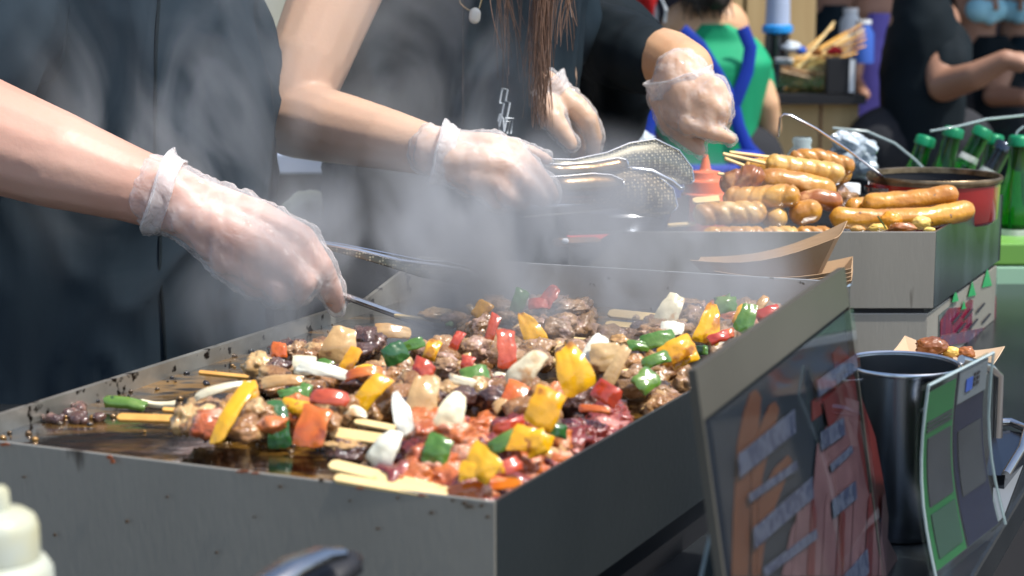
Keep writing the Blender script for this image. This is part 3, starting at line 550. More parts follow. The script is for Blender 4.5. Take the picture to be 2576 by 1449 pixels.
hand1 += idx1 + mid1 + rng1 + pky1 + thb1
blob('body', upper(X1, Y1) + [(Vector((X1 - .15, Y1, .38)), .06, arm1[0][0], .055)] + mirror_arm(X1, Y1, .43, 1)[:0] + arm1 + hand1, M['skin1'], p1, .0034, 5)
face_bits(p1, X1, Y1, .62)
blob('glove', hand1, M['glove'], p1, .0026, 2, .003, (.0042, (75, 75, 40)))
def cuff(par, x, y, d, rx, ry, ang, n=2, flare=1.15, axis=None):
    """crumpled ring where a glove ends"""
    c = at(x, y, d); a = R(ang); A = Vector((math.cos(a), 0, math.sin(a))); B = Vector((-math.sin(a), 0, math.cos(a))); Dd = Vector((0, 1, 0)); m = MB(); seg = 40
    V = []; Fc = []; rows = 9; s_ = random.random() * 30
    for i in range(rows):
        f = i / (rows - 1); k_ = 1 + (flare - 1) * (1 - f) ** 1.5
        for k in range(seg):
            t = 2 * math.pi * k / seg; w_ = 1 + .09 * noise.noise(Vector((math.cos(t) * 2, math.sin(t) * 2, s_ + f * 3)))
            V.append(c + A * (f * pm(44, d) + .003 * noise.noise(Vector((t * 1.3, s_, 0)))) + (B * math.cos(t) * pm(ry, d) + Dd * math.sin(t) * pm(rx, d)) * k_ * w_)
    for i in range(rows - 1):
        for k in range(seg): Fc.append((i * seg + k, i * seg + (k + 1) % seg, (i + 1) * seg + (k + 1) % seg, (i + 1) * seg + k))
    o = mk('glove_cuff', V, Fc, M['cuff'], par); sm = o.modifiers.new('s', 'SOLIDIFY'); sm.thickness = .0008
    tv = [V[k] for k in range(seg)] + [V[0]]; MB().tube(tv, .0013, 6).build('cuff_hem', M['cuff'], o, True)
    return o
cuff(p1, 398, 484, D1, 92, 98, -20, flare=1.16)
ap1 = loft('apron', [(-.75, -.66, -.27, 1.94, .15), (-.12, -.645, -.268, Y1, .14), (-.06, -.64, -.268, Y1, .145), (.1, -.665, -.258, Y1, .15), (.148, -.67, -.2525, Y1, .15), (.2, -.67, -.256, Y1, .145), (.275, -.66, -.275, Y1, .135), (.34, -.64, -.30, Y1, .12), (.40, -.60, -.34, Y1, .10), (.445, -.53, -.40, Y1, .07)], M['cloth_navy'], p1, disp=(.024, (7, 7, 2.4)))
bpy.context.view_layer.update()
va = np.array([tuple(WL[ap1] + v_.co) for v_ in ap1.data.vertices]); sx = at(394, 300, 1.78).x; pts = []
for z_ in np.linspace(-.34, .38, 80):
    sel = va[(abs(va[:, 0] - sx) < .012) & (abs(va[:, 2] - z_) < .008) & (va[:, 1] < Y1)]
    if len(sel): pts.append(Vector((sx, sel[:, 1].mean() - .0006, z_)))
pts = [pts[0]] + [(pts[k - 1] + pts[k] * 2 + pts[k + 1]) / 4 for k in range(1, len(pts) - 1)] + [pts[-1]]
MB().tube(pts, .0018, 6).build('apron_seam', M['cloth_black'], p1, True)
blob('sleeve', [(Vector((X1 - .13, Y1, .37)), .10, at(-60, 60, 1.74), .085), (at(-60, 60, 1.74), .085, at(-130, 150, 1.70), .085), (at(60, -40, 1.80), .05, at(90, 130, 1.79), .035)], M['cloth_navy'], p1, .006, 6, 0, (.005, (18, 18, 8)))
trousers(p1, X1, Y1)

# --- person 2, the woman in the middle
p2 = thing('person', 'person with long brown hair and necklace, white emblem on black apron, bare forearm', 'person', (-.08, 2.18, FZ), 'cooks behind the griddle')
X2, Y2 = -.075, 2.19
arm2 = chain([(960, -260, 2.14, 120), (862, -60, 2.06, 116), (778, 150, 2.02, 104), (745, 250, 2.0, 90)]) + chain([(742, 298, 2.0, 100), (850, 322, 1.94, 92), (980, 352, 1.86, 78), (1110, 385, 1.80, 62)])
D2 = 1.79
hand2 = chain([(1090, 380, D2 + .01, 62), (1140, 392, D2, 60)])
hand2 += chain([(1130, 375, D2, 46), (1230, 375, D2, 44), (1286, 378, D2, 34)]) + chain([(1130, 400, D2 - .012, 46), (1220, 412, D2 - .015, 44), (1280, 418, D2 - .015, 34)])
hand2 += chain([(1130, 420, D2 - .01, 38), (1200, 446, D2 - .018, 38), (1250, 458, D2 - .02, 30)]) + chain([(1130, 425, D2, 34), (1185, 460, D2 - .01, 32), (1225, 480, D2 - .015, 24)])
hand2 += chain([(1286, 378, D2, 32), (1338, 424, D2 - .01, 26), (1372, 462, D2 - .01, 23), (1390, 492, D2, 19)])
hand2 += chain([(1280, 418, D2 - .015, 32), (1322, 462, D2 - .028, 26), (1352, 490, D2 - .022, 22), (1364, 506, D2 - .01, 18)])
hand2 += chain([(1250, 458, D2 - .02, 28), (1286, 496, D2 - .03, 24), (1312, 512, D2 - .018, 20), (1324, 506, D2, 18)])
hand2 += chain([(1225, 480, D2 - .015, 24), (1246, 508, D2 - .02, 20), (1264, 518, D2 - .005, 17)])
hand2 += chain([(1200, 380, D2 + .02, 32), (1290, 372, D2 + .035, 25), (1340, 386, D2 + .035, 20), (1376, 402, D2 + .03, 16)])
blob('body', upper(X2, Y2, sh=.42, hh=.18) + [(Vector((X2 - .12, Y2, .36)), .055, arm2[0][0], .05)] + arm2 + hand2, M['skin2'], p2, .0036, 5)
face_bits(p2, X2, Y2, .61, hairm='hair')
blob('glove', hand2, M['glove'], p2, .0028, 2, .0026, (.0036, (75, 75, 40)))
cuff(p2, 1098, 384, D2, 66, 72, -14, flare=1.22)
loft('apron', [(-.75, -.20, .09, 2.2, .12), (-.12, -.225, .085, Y2, .13), (.0, -.228, .08, Y2, .13), (.1, -.23, .075, Y2, .13), (.2, -.225, .075, Y2, .125), (.3, -.21, .09, Y2, .12), (.36, -.19, .085, Y2, .10), (.42, -.15, .02, Y2, .07)], M['cloth_dark'], p2, disp=(.018, (9, 9, 3)))
st = [at(1165, y, 2.052) for y in range(-120, 420, 30)]
MB().tube(st, .0012, 6).build('apron_seam', M['steel_dark'], p2, True)
def ribbon_logo():
    dd = 2.045; K = lambda pts: [at(x, y, dd) for x, y in pts]; m = MB()
    for pts in ([(1257, 258), (1264, 222), (1277, 226), (1272, 254), (1283, 258), (1268, 332)], [(1257, 258), (1268, 260), (1256, 318)], [(1258, 286), (1253, 305), (1256, 328), (1263, 334)], [(1258, 286), (1266, 300), (1268, 332)], [(1272, 297), (1291, 298), (1285, 336)], [(1272, 297), (1272, 306), (1283, 306), (1276, 336)]):
        m.tube(K(pts), .0012, 6)
    return m
ribbon_logo().build('apron_emblem', M['logo'], p2, True)
hr = MB(); random.seed(5)
def strand(x0, y0, x1, y1, d, r_, wob=10, fade=.3):
    n = 14; ph = random.random() * 6; pts = []
    for i in range(n):
        t = i / (n - 1); pts.append(at(x0 + (x1 - x0) * t + wob * math.sin(ph + t * 5) * t, y0 + (y1 - y0) * t, d + .02 * math.sin(ph + t * 3)))
    hr.tube(pts, [r_ * (1 - (1 - fade) * i / (n - 1)) for i in range(n)], 6)
for k in range(120):      # the thick lock
    strand(random.uniform(1352, 1412), -220, random.uniform(1322, 1362) + random.uniform(-10, 30), random.uniform(150, 330), random.uniform(1.93, 1.98), random.uniform(.0005, .0011), 11)
for k in range(26):
    strand(random.uniform(1205, 1300), -220, random.uniform(1250, 1330), random.uniform(60, 240), random.uniform(1.93, 1.99), random.uniform(.0005, .0011), 12)
for k in range(22):
    strand(random.uniform(1400, 1475), -220, random.uniform(1405, 1450), random.uniform(20, 140), random.uniform(1.95, 2.0), random.uniform(.0006, .0013), 12)
for k in range(90):     # from the crown to the locks
    z_ = .66; a = at(random.uniform(1210, 1470), -215, 1.96); s0 = Vector((X2 + random.uniform(.02, .09), Y2 - random.uniform(.0, .07), .66)); hr.tube([s0, (s0 + a) / 2 + Vector((.02, -.03, .02)), a], .0012, 5)
hr.build('long_hair', M['hair'], p2, True)
nk = MB(); nk.tube([at(x, y, 2.05) for x, y in ((1150, -40), (1158, 8), (1176, 24), (1190, 28), (1205, 24), (1214, -10), (1216, -40))], .0009, 6); nko = nk.build('necklace', M['gold'], p2, True)
MB().cap(at(1195, 34, 2.04), .0068, at(1194, 45, 2.04), .0068).build('pendant', M['pearl'], nko, True)
blob('sleeve', [(Vector((X2 - .12, Y2, .37)), .08, at(985, -330, 2.08), .072), (Vector((X2 + .09, Y2 + .02, .36)), .07, Vector((X2 + .13, Y2 + .05, .24)), .06)], M['cloth_dark'], p2, .006, 5)
trousers(p2, X2, Y2)

# --- person 3, black tee, behind the woman, both hands gloved
p3 = thing('person', 'person in black tee behind the long haired cook, gloved hand pointing over the sausages', 'person', (.10, 2.45, FZ), 'cooks behind the griddle')
X3, Y3 = .095, 2.46; D3 = 2.05
arm3 = chain([(1540, 110, 2.33, 72), (1680, 150, 2.14, 76), (1722, 175, 2.08, 74), (1716, 205, 2.06, 66)])
hand3 = chain([(1712, 195, D3, 68), (1720, 230, D3 - .01, 66)])
hand3 += chain([(1745, 215, D3 - .01, 44), (1790, 232, D3 - .03, 42), (1812, 252, D3 - .035, 30), (1818, 285, D3 - .02, 24), (1800, 300, D3, 20)])
hand3 += chain([(1730, 230, D3 - .015, 46), (1775, 256, D3 - .035, 42), (1806, 276, D3 - .045, 28), (1810, 306, D3 - .03, 23), (1792, 318, D3 - .01, 20)])
hand3 += chain([(1700, 235, D3 - .01, 48), (1745, 275, D3 - .03, 42), (1785, 298, D3 - .045, 27), (1795, 326, D3 - .035, 22), (1778, 334, D3 - .01, 19)])
hand3 += chain([(1680, 235, D3, 46), (1715, 290, D3 - .02, 42), (1735, 312, D3 - .04, 28), (1780, 328, D3 - .05, 22), (1818, 342, D3 - .05, 18), (1842, 350, D3 - .05, 14)])
hand3 += chain([(1665, 240, D3, 36), (1690, 310, D3 - .005, 32), (1728, 348, D3 - .02, 23), (1762, 378, D3 - .025, 17)])
D4 = 2.10
arm3b = chain([(1330, -60, 2.3, 70), (1300, 130, 2.26, 66), (1345, 190, 2.16, 52), (1375, 225, 2.11, 44)])
hand3b = chain([(1368, 215, D4, 42), (1390, 245, D4, 44)])
hand3b += chain([(1400, 235, D4, 34), (1450, 272, D4 - .01, 32), (1478, 300, D4 - .015, 27), (1494, 345, D4 - .01, 23), (1490, 392, D4, 17)])
hand3b += chain([(1385, 240, D4 + .015, 32), (1440, 290, D4 + .02, 30), (1458, 320, D4 + .02, 24), (1472, 365, D4 + .02, 20), (1466, 398, D4 + .02, 16)])
hand3b += chain([(1375, 240, D4 + .02, 30), (1420, 300, D4 + .03, 28), (1440, 340, D4 + .035, 22), (1446, 385, D4 + .03, 18)])
hand3b += chain([(1370, 240, D4 + .03, 26), (1405, 305, D4 + .045, 24), (1424, 345, D4 + .05, 19), (1428, 378, D4 + .05, 16)])
hand3b += chain([(1375, 250, D4 - .01, 34), (1392, 300, D4 - .03, 30), (1418, 338, D4 - .035, 24), (1438, 362, D4 - .035, 18)])
blob('body', upper(X3 - .03, Y3, sh=.25, hh=.11, lean=.05, k=.66, wx=.6) + arm3 + arm3b + hand3 + hand3b, M['skin3'], p3, .0036, 5)
face_bits(p3, X3 - .03, Y3 - .0675, .46)
blob('glove', hand3, M['glove'], p3, .0028, 2, .0026, (.0036, (75, 75, 40)))
blob('glove', hand3b, M['glove'], p3, .0028, 2, .0026, (.0036, (75, 75, 40)))
cuff(p3, 1706, 188, D3, 74, 82, -74, flare=1.06); cuff(p3, 1366, 208, D4, 44, 50, -55, flare=1.25)
loft('tee_shirt', [(-.15, -.08, .155, Y3, .12), (0, -.08, .155, Y3, .12), (.1, -.09, .165, Y3, .125), (.17, -.09, .19, Y3 - .02, .125), (.22, -.08, .205, Y3 - .03, .12), (.265, -.06, .165, Y3 - .04, .10), (.29, 0, .12, Y3 - .04, .07)], M['cloth_black'], p3, disp=(.010, (10, 10, 4)))
blob('sleeve', chain([(1440, 90, 2.38, 100), (1540, 112, 2.27, 104), (1622, 148, 2.17, 92)]) + chain([(1580, 210, 2.3, 84), (1550, 310, 2.36, 70)]), M['cloth_black'], p3, .006, 6, 0, (.006, (18, 18, 12)))
trousers(p3, X3, Y3 + .05)

# --- person 4, green shirt, back to the camera
Y4 = 4.2; s4 = Y4 / F; X4 = (1790 - 1288) * s4
p4 = thing('person', 'person in bright green tee with crossed blue apron straps, seen from behind', 'person', (X4, Y4, FZ), 'people working at the rear stalls')
zz4 = lambda y: H - (y + 60) * s4
x4 = lambda x: (x - 1288) * s4
arm4 = chain([(1890, 170, 4.2, 42), (1925, 260, 4.18, 36), (1932, 320, 4.2, 34), (1915, 350, 4.4, 28)])
arm4b = chain([(1660, 170, 4.2, 44), (1640, 260, 4.2, 38), (1560, 330, 4.2, 30)]) 
blob('body', upper(X4 - .02, Y4, sh=.165, hh=.12, hw=.12, face=math.pi, k=.62, wx=.5) + arm4 + arm4b, M['skin3'], p4, .006, 4)
blob('hair', [(at(1740, -150, Y4), .10, at(1760, -90, Y4 - .03), .09), (at(1790, -60, Y4 - .05), .06, at(1800, -12, Y4 - .07), .035), (at(1770, -70, Y4 - .06), .05, at(1735, -30, Y4 - .06), .022)], M['hair_dark'], p4, .006, 3, 0, (.010, (60, 60, 16)))
hs = MB(); random.seed(3)
for k in range(80):
    x_ = random.uniform(1715, 1835); hs.tube([at(x_, -60, Y4 - .08), at(x_ + random.uniform(-12, 16), -15, Y4 - .09), at(x_ + random.uniform(-14, 26), random.uniform(8, 52), Y4 - .085)], [.003, .0025, .001], 5)
hs.build('loose_hair', M['hair_dark'], p4, True)
MB().tube([at(1662, -60, Y4 - .09), at(1662, -8, Y4 - .1), at(1676, 24, Y4 - .1), at(1672, 55, Y4 - .09)], .0035, 6).build('mask_strap', M['white'], p4, True)
sec = [(470, 1640, 1890), (400, 1632, 1885), (300, 1636, 1905), (220, 1640, 1925), (150, 1660, 1938), (100, 1690, 1905), (72, 1710, 1870), (56, 1740, 1830)]
loft('green_tee', [(zz4(y), x4(a), x4(b), Y4, .12 if y > 100 else .08) for y, a, b in sec], M['green'], p4, disp=(.004, (5, 5, 3)))
blob('sleeve', chain([(1876, 140, 4.2, 46), (1902, 190, 4.2, 46), (1914, 235, 4.2, 40)]), M['green'], p4, .008, 4)
blob('sleeve', chain([(1705, 130, 4.2, 46), (1680, 215, 4.2, 44)]), M['green'], p4, .008, 4)
for pts in ([(1715, 75), (1760, 115), (1800, 180), (1845, 262)], [(1868, 70), (1888, 120), (1880, 180), (1848, 262)], [(1845, 262), (1858, 320), (1880, 370), (1915, 405)], [(1640, 270), (1630, 330), (1640, 420)], [(1845, 262), (1835, 285), (1840, 300)]):
    c_ = [at(x, y, Y4 - .128) for x, y in pts]; MB().tube(c_, .015, 8, flat=.22, up=Vector((0, 1, 0))).build('apron_strap', M['blue'], p4, True)
loft('blue_apron', [(-.7, x4(1640), x4(1900), Y4, .16), (zz4(580), x4(1625), x4(1905), Y4, .16), (zz4(470), x4(1640), x4(1900), Y4, .15), (zz4(395), x4(1665), x4(1880), Y4, .136)], M['blue'], p4, rows=40)
MB().tube([at(1850, 385, Y4 - .16), at(1900, 392, Y4 - .17), at(1925, 405, Y4 - .17)], [.016, .022, .008], 8, flat=.5).build('apron_bow', M['blue'], p4, True)
trousers(p4, X4 - .02, Y4)

# --- people far right
def far_person(label, x, d, sh, cloth, skin, arms, hairz, secs, face=0.0, mask=True, hair=True, sleeves=()):
    s_ = d / F; X = (x - 1288) * s_; t = thing('person', label, 'person', (X, d, FZ), 'people working at the rear stalls')
    caps = upper(X, d, sh=sh, hh=.10, face=face, k=.6, wx=.35)
    for a in arms: caps += chain(a)
    blob('body', caps, M[skin], t, .006, 4)
    loft('tee_shirt', [(-.5, (secs[0][1] - 1288) * s_, (secs[0][2] - 1288) * s_, d, .13)] + [(H - (y + 60) * s_, (a - 1288) * s_, (b - 1288) * s_, d, .13 if i < len(secs) - 2 else .09) for i, (y, a, b) in enumerate(secs)], M[cloth], t, disp=(.012, (7, 7, 5)), rows=60, seg=40)
    for sl_ in sleeves: blob('sleeve', chain(sl_), M[cloth], t, .008, 4, 0, (.006, (14, 14, 10)))
    hz = sh + .19; ff = Vector((math.sin(face), -math.cos(face), 0)); hc = Vector((X, d, hz))
    if mask:
        ss = Vector((math.cos(face), math.sin(face), 0))
        blob('face_mask', [(hc + ff * .05 - Vector((0, 0, .035)) - ss * .03, .048, hc + ff * .05 - Vector((0, 0, .035)) + ss * .03, .048), (hc + ff * .075 - Vector((0, 0, .03)), .034, hc + ff * .07 - Vector((0, 0, .06)), .03)], M['mask'], t, .005, 4)
    if hair: face_bits(t, X, d, hz, face)
    trousers(t, X, d); return t
far_person('person in dark tee with black tie, bare forearm reaching to the right edge', 2315, 4.6, .235, 'cloth_black', 'skin4',
           [[(2360, 110, 4.55, 50), (2375, 215, 4.45, 42), (2455, 190, 4.35, 36), (2530, 150, 4.3, 26)], [(2530, 150, 4.3, 24), (2570, 160, 4.28, 20)], [(2530, 150, 4.3, 22), (2572, 140, 4.29, 11)], [(2535, 155, 4.3, 20), (2566, 176, 4.28, 10)]], 0,
           [(420, 2225, 2430), (300, 2222, 2420), (200, 2222, 2415), (100, 2225, 2400), (40, 2235, 2380), (-20, 2250, 2360), (-60, 2270, 2340)], mask=False, sleeves=[[(2330, 60, 4.6, 64), (2385, 120, 4.54, 62), (2392, 170, 4.49, 56)]])
far_person('masked person nearest the right edge behind the green bottles, in dark tee', 2446, 6.4, .03, 'cloth_black', 'skin4',
           [[(2520, 170, 6.3, 34), (2500, 240, 6.2, 28), (2575, 245, 6.1, 22)]], 0, [(420, 2400, 2560), (200, 2400, 2555), (130, 2405, 2548), (100, 2420, 2530), (85, 2440, 2505)], face=.35)
far_person('masked person cut off by the right picture edge, pale blue mask', 2546, 6.9, .02, 'cloth_dark', 'skin4', [], 0, [(420, 2490, 2640), (200, 2490, 2640), (130, 2500, 2630), (100, 2515, 2600), (85, 2530, 2575)], face=-.2)
far_person('person in purple top in the dark aisle beyond the skewer box', 2195, 6.0, .20, 'purple', 'skin4', [[(2160, 120, 5.9, 22), (2150, 200, 5.85, 18), (2175, 240, 5.7, 15)]], 0, [(420, 2110, 2275), (200, 2112, 2272), (120, 2116, 2262), (60, 2145, 2240), (30, 2170, 2215)], mask=False)
far_person('person in black standing at the far back left of the purple top', 2090, 6.6, .22, 'cloth_dark', 'skin4', [], 0, [(420, 2010, 2150), (200, 2010, 2150), (100, 2015, 2148), (40, 2030, 2135), (10, 2060, 2115)], mask=False)
far_person('person in white top and red scarf seen past the black sleeve', 1560, 5.6, .40, 'white_cloth', 'skin3', [], 0, [(420, 1490, 1640), (200, 1480, 1645), (40, 1470, 1650), (-30, 1480, 1640), (-120, 1520, 1600)], mask=False)
o = MB(); o.tube([at(1600, -120, 5.0), at(1625, -20, 4.98), at(1632, 45, 5.0)], [.05, .04, .015], 10); tag(o.build('red_bag', M['red_cloth'], smooth=True), 'red cloth bag hanging behind the green shirted person', 'bag')

# ---------------------------------------------------------------- tongs
def blade(pts, wd, mt, par, name, depth_dir=Vector((0, 0, -1)), curve=.3, holes=False):
    """pts: (x, y, depth, halfwidth) centre line, lies facing the camera; a curved trough"""
    n = len(pts); V = []; Fc = []; K = 9
    cs = [at(*p_[:3]) for p_ in pts]
    for i, c in enumerate(cs):
        d = (cs[min(i + 1, n - 1)] - cs[max(i - 1, 0)]).normalized(); nn = Vector((0, -1, .2)).normalized(); s_ = d.cross(nn).normalized(); nn = s_.cross(d)
        hw = pm(pts[i][3], pts[i][2])
        for k in range(K):
            t = k / (K - 1) * 2 - 1; V.append(c + s_ * t * hw + nn * (-curve * hw * t * t))
    for i in range(n - 1):
        for k in range(K - 1): Fc.append((i * K + k, i * K + k + 1, (i + 1) * K + k + 1, (i + 1) * K + k))
    o = mk(name, V, Fc, mt, par); s_ = o.modifiers.new('s', 'SOLIDIFY'); s_.thickness = .0012
    edge = [V[i * K] for i in range(n)] + [V[(n - 1) * K + k] for k in range(1, K)] ; MB().tube(edge, .0009, 6).build('rim', M['rim'], o, True)
    return o
def perforated(name, base, c1, c2, a_=.5):
    m = bpy.data.materials.new(name); m.use_nodes = True; t = m.node_tree; n = t.nodes; L = t.links.new; b = n['Principled BSDF']
    b.inputs['Base Color'].default_value = (*c1, 1); b.inputs['Metallic'].default_value = .8; b.inputs['Roughness'].default_value = .3
    tc = n.new('ShaderNodeTexCoord'); vo = n.new('ShaderNodeTexVoronoi'); vo.inputs['Scale'].default_value = base; vo.inputs['Randomness'].default_value = .25
    L(tc.outputs['Object'], vo.inputs['Vector']); mr = n.new('ShaderNodeMapRange'); mr.inputs[1].default_value = .30; mr.inputs[2].default_value = .36
    L(vo.outputs['Distance'], mr.inputs[0]); mx = n.new('ShaderNodeMix'); mx.data_type = 'RGBA'; mx.inputs['A'].default_value = (*c2, 1); mx.inputs['B'].default_value = (*c1, 1)
    L(mr.outputs[0], mx.inputs['Factor']); L(mx.outputs['Result'], b.inputs['Base Color']); L(mr.outputs[0], b.inputs['Metallic'])
    return m
M['perf'] = perforated('perforated_steel', 330, (.17, .16, .125), (.42, .38, .26)); M['perf2'] = perforated('oily_perforated_steel', 270, (.12, .09, .05), (.46, .36, .2))
M['tong_oily'] = material('oily_tong_steel', (.14, .13, .11), .25, .9, (.20, .11, .035), 12, .9, bump=.3, bscale=60, coat=.4)
t1 = thing('serving_tongs', 'thin steel tongs gripped by the leftmost gloved hand, tips over the steaming meat', 'tongs', at(900, 740, 1.6), 'perforated steel tongs')
blade([(790, 612, 1.62, 8), (860, 626, 1.61, 12), (960, 650, 1.60, 16), (1060, 676, 1.59, 22), (1120, 684, 1.59, 26), (1180, 696, 1.59, 24), (1210, 708, 1.59, 17), (1222, 718, 1.59, 5)], .02, M['perf'], t1, 'upper_arm', curve=.1)
MB().tube([at(700, 640, 1.60), at(790, 608, 1.60), at(900, 628, 1.595), at(1010, 655, 1.59), at(1110, 668, 1.585), at(1180, 682, 1.585), at(1205, 700, 1.585)], .0016, 6).build('upper_edge', M['rim'], t1, True)
MB().tube([at(800, 708, 1.60), at(866, 742, 1.585), at(990, 786, 1.57), at(1130, 838, 1.56)], [.0026, .0026, .0024, .0018], 6).build('lower_arm', M['rim'], t1, True)
MB().tube([at(800, 716, 1.605), at(866, 750, 1.59), at(990, 795, 1.575), at(1125, 846, 1.565)], [.0014] * 4, 6).build('lower_arm', M['steel'], t1, True)
t2 = thing('serving_tongs', 'broad oily tongs with round perforated heads held beside the sauce bottle', 'tongs', at(1500, 450, 1.95), 'perforated steel tongs')
blade([(1350, 418, 1.86, 20), (1450, 424, 1.88, 24), (1540, 410, 1.9, 30), (1600, 398, 1.92, 42), (1650, 402, 1.93, 54), (1700, 424, 1.94, 48), (1732, 446, 1.95, 26), (1742, 458, 1.95, 6)], .03, M['perf'], t2, 'upper_arm', curve=.45)
blade([(1350, 424, 1.84, 15), (1420, 432, 1.855, 19), (1500, 428, 1.865, 22), (1560, 415, 1.87, 20), (1580, 412, 1.875, 12)], .03, M['tong_oily'], t2, 'upper_shank', curve=.5)
blade([(1370, 478, 1.84, 34), (1440, 474, 1.85, 38), (1530, 470, 1.87, 44), (1590, 476, 1.885, 56), (1640, 492, 1.895, 58), (1680, 512, 1.90, 42), (1698, 528, 1.90, 12)], .03, M['perf2'], t2, 'lower_arm', curve=.45)
blade([(1376, 470, 1.82, 26), (1440, 470, 1.83, 30), (1500, 466, 1.84, 32), (1545, 464, 1.85, 26), (1570, 464, 1.855, 12)], .03, M['tong_oily'], t2, 'lower_shank', curve=.5)
MB().tube([at(1590, 424, 1.86), at(1640, 430, 1.86), at(1690, 455, 1.865), at(1712, 474, 1.87), at(1722, 470, 1.87)], .0024, 8).build('lock_ring', M['rim'], t2, True)
# steel bowl under the tongs
c = at(1545, 540, 2.0); t = thing('steel_bowl', 'round dark steel bowl under the broad tongs beside the sausage tray', 'bowl', (c.x, c.y, c.z - .04))
MB().lathe((c.x, c.y, c.z - .03), [(.001, 0), (.04, .002), (.058, .02), (.064, .036), (.066, .036), (.060, .018), (.042, -.002), (.001, -.004)], 40).build('bowl_body', M['steel_dark'], t, True)
MB().lathe((c.x, c.y, c.z - .03), [(.064, .037), (.067, .039), (.069, .036), (.066, .035)], 40).build('rolled_rim', M['rim'], t, True)
bz = c.z - .034
# flat steel tray with a bright lip
a, b_ = at(1318, 524, 1.86), at(1585, 503, 1.95)
t = thing('steel_tray', 'shallow steel tray whose bright lip shows below the gloved fingers', 'tray', a)
d = (b_ - a).normalized(); s_ = d.cross(Vector((0, 0, 1))).normalized() * -1
m = MB(); q = [a, b_, b_ + s_ * .07, a + s_ * .07]; m.hexa([v - Vector((0, 0, .010)) for v in q], [v - Vector((0, 0, .008)) for v in q]); m.build('tray_base', M['steel'], t)
m = MB(); m.tube([a, lerp(a, b_, .3), lerp(a, b_, .6), b_], [.0055, .0045, .003, .002], 8, flat=.6); m.build('lip', M['rim'], t, True)
MB().tube([a, a + s_ * .035, a + s_ * .07], .003, 8).build('lip', M['rim'], t, True)
# wooden handled scraper with red plastic
a = at(1402, 610, 1.80); b_ = at(1500, 606, 1.84); t = thing('scraper', 'wooden handled scraper with red blade guard behind the splash wall', 'scraper', a)
MB().tube([a, lerp(a, b_, .5), b_], [.007, .008, .0065], 10, flat=.6).build('handle', M['wood_brown'], t, True)
m = MB(); pa, pb, pc = at(1425, 594, 1.83), at(1532, 590, 1.86), at(1490, 612, 1.84); off = Vector((0, .004, 0)); m.add([pa, pb, pc, pa + off, pb + off, pc + off], [(0, 2, 1), (3, 4, 5), (0, 1, 4, 3), (1, 2, 5, 4), (2, 0, 3, 5)]); m.build('blade_guard', M['red_plastic'], t)
MB().cap(at(1420, 606, 1.79), .003, at(1424, 606, 1.79), .003).build('rivet', M['white'], t, True)

# ---------------------------------------------------------------- sausage warmer behind the griddle
ZT = .03
Q = P(2355, 583, ZT); Qr = P(2522, 489, ZT); Ql = P(1430, 583, ZT)
dv = (Qr - Q); Qbl = Ql + dv
wz0 = at(2352, 776, Q.y).z
w_ = thing('sausage_warmer', 'upper open steel box heaped with sausages beside the red pot', 'food warmer', (Q.x, Q.y, wz0))
MB().wall(Q, Ql, wz0, ZT, -.0025).build('front_panel', M['steel_front'], w_, bevel=.0006)
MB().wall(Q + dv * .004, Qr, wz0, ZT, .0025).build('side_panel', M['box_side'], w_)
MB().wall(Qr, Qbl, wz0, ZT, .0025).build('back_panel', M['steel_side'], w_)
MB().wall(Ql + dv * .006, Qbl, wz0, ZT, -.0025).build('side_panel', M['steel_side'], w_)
fl = [lerp(q, (Q + Qbl) / 2, .01) for q in (Q, Qr, Qbl, Ql)]; FLZ = ZT - .022
MB().hexa(q4(fl, FLZ - .003), q4(fl, FLZ)).build('inner_shelf', M['steel'], w_)
w2 = thing('steel_base_unit', 'lower steel unit under the sausage box with coloured shapes on its glossy side', 'base unit', (Q.x, Q.y, TZ))
ins = Vector((-.004, .004, 0)); A1, A2, A3, A4 = Q + ins, Qr + Vector((-.004, -.004, 0)), Qbl, Ql + ins
MB().hexa(q4([A1, A2, A3, A4], TZ), q4([A1, A2, A3, A4], wz0 - .006)).build('cabinet', M['steel_front'], w2, bevel=.001)
inn = [lerp(q, (Q + Qbl) / 2, .03) for q in (A1, A2, A3, A4)]; MB().hexa(q4(inn, wz0 - .006), q4(inn, wz0 - .0004)).build('gap_strip', M['black'], w2)
# coloured shapes: built as thin sheet pieces on the side plane
def on_side(x, y, off=.001):                 # point of the picture on the side plane of the lower unit
    o_ = Vector((0, 0, H)); r = ray(x, y); n_ = Vector((dv.y, -dv.x, 0)).normalized(); base = A1 + n_ * off
    return o_ + r * ((base - o_).dot(n_) / r.dot(n_))
def side_poly(name, pts, mt, par, off): 
    f = [on_side(x, y, off) for x, y in pts]; b = [on_side(x, y, off - .0006) for x, y in pts]; n = len(pts)
    m = MB(); m.add(f + b, [tuple(range(n)), tuple(range(n, 2 * n))[::-1]] + [(i, i + n, (i + 1) % n + n, (i + 1) % n) for i in range(n)]); return m.build(name, mt, par)
M['side_red'] = material('glossy_red', (.34, .02, .05), .15, 0, (.10, .02, .08), 60, .9, coat=1, col3=(.35, .12, .22), s3=90, lo3=.6, hi3=.68, stretch=(1, 1, .4))
M['side_grey'] = material('glossy_grey', (.22, .27, .26), .15, 0, (.07, .09, .09), 30, .9, coat=1, stretch=(1, 1, .3))
M['side_green'] = material('plain_green', (.02, .3, .09), .3)
M['side_mixed'] = material('glossy_mixed', (.12, .10, .18), .15, 0, (.30, .08, .10), 90, .9, coat=1, col3=(.5, .4, .45), s3=110, lo3=.62, hi3=.68)
sp = side_poly('backing_sheet', [(2362, 792), (2508, 668), (2506, 850), (2360, 878)], M['side_grey'], w2, .0012)
side_poly('red_patch', [(2366, 808), (2388, 775), (2420, 772), (2440, 752), (2462, 760), (2485, 738), (2507, 745), (2506, 822), (2366, 850)], M['side_red'], sp, .0022)
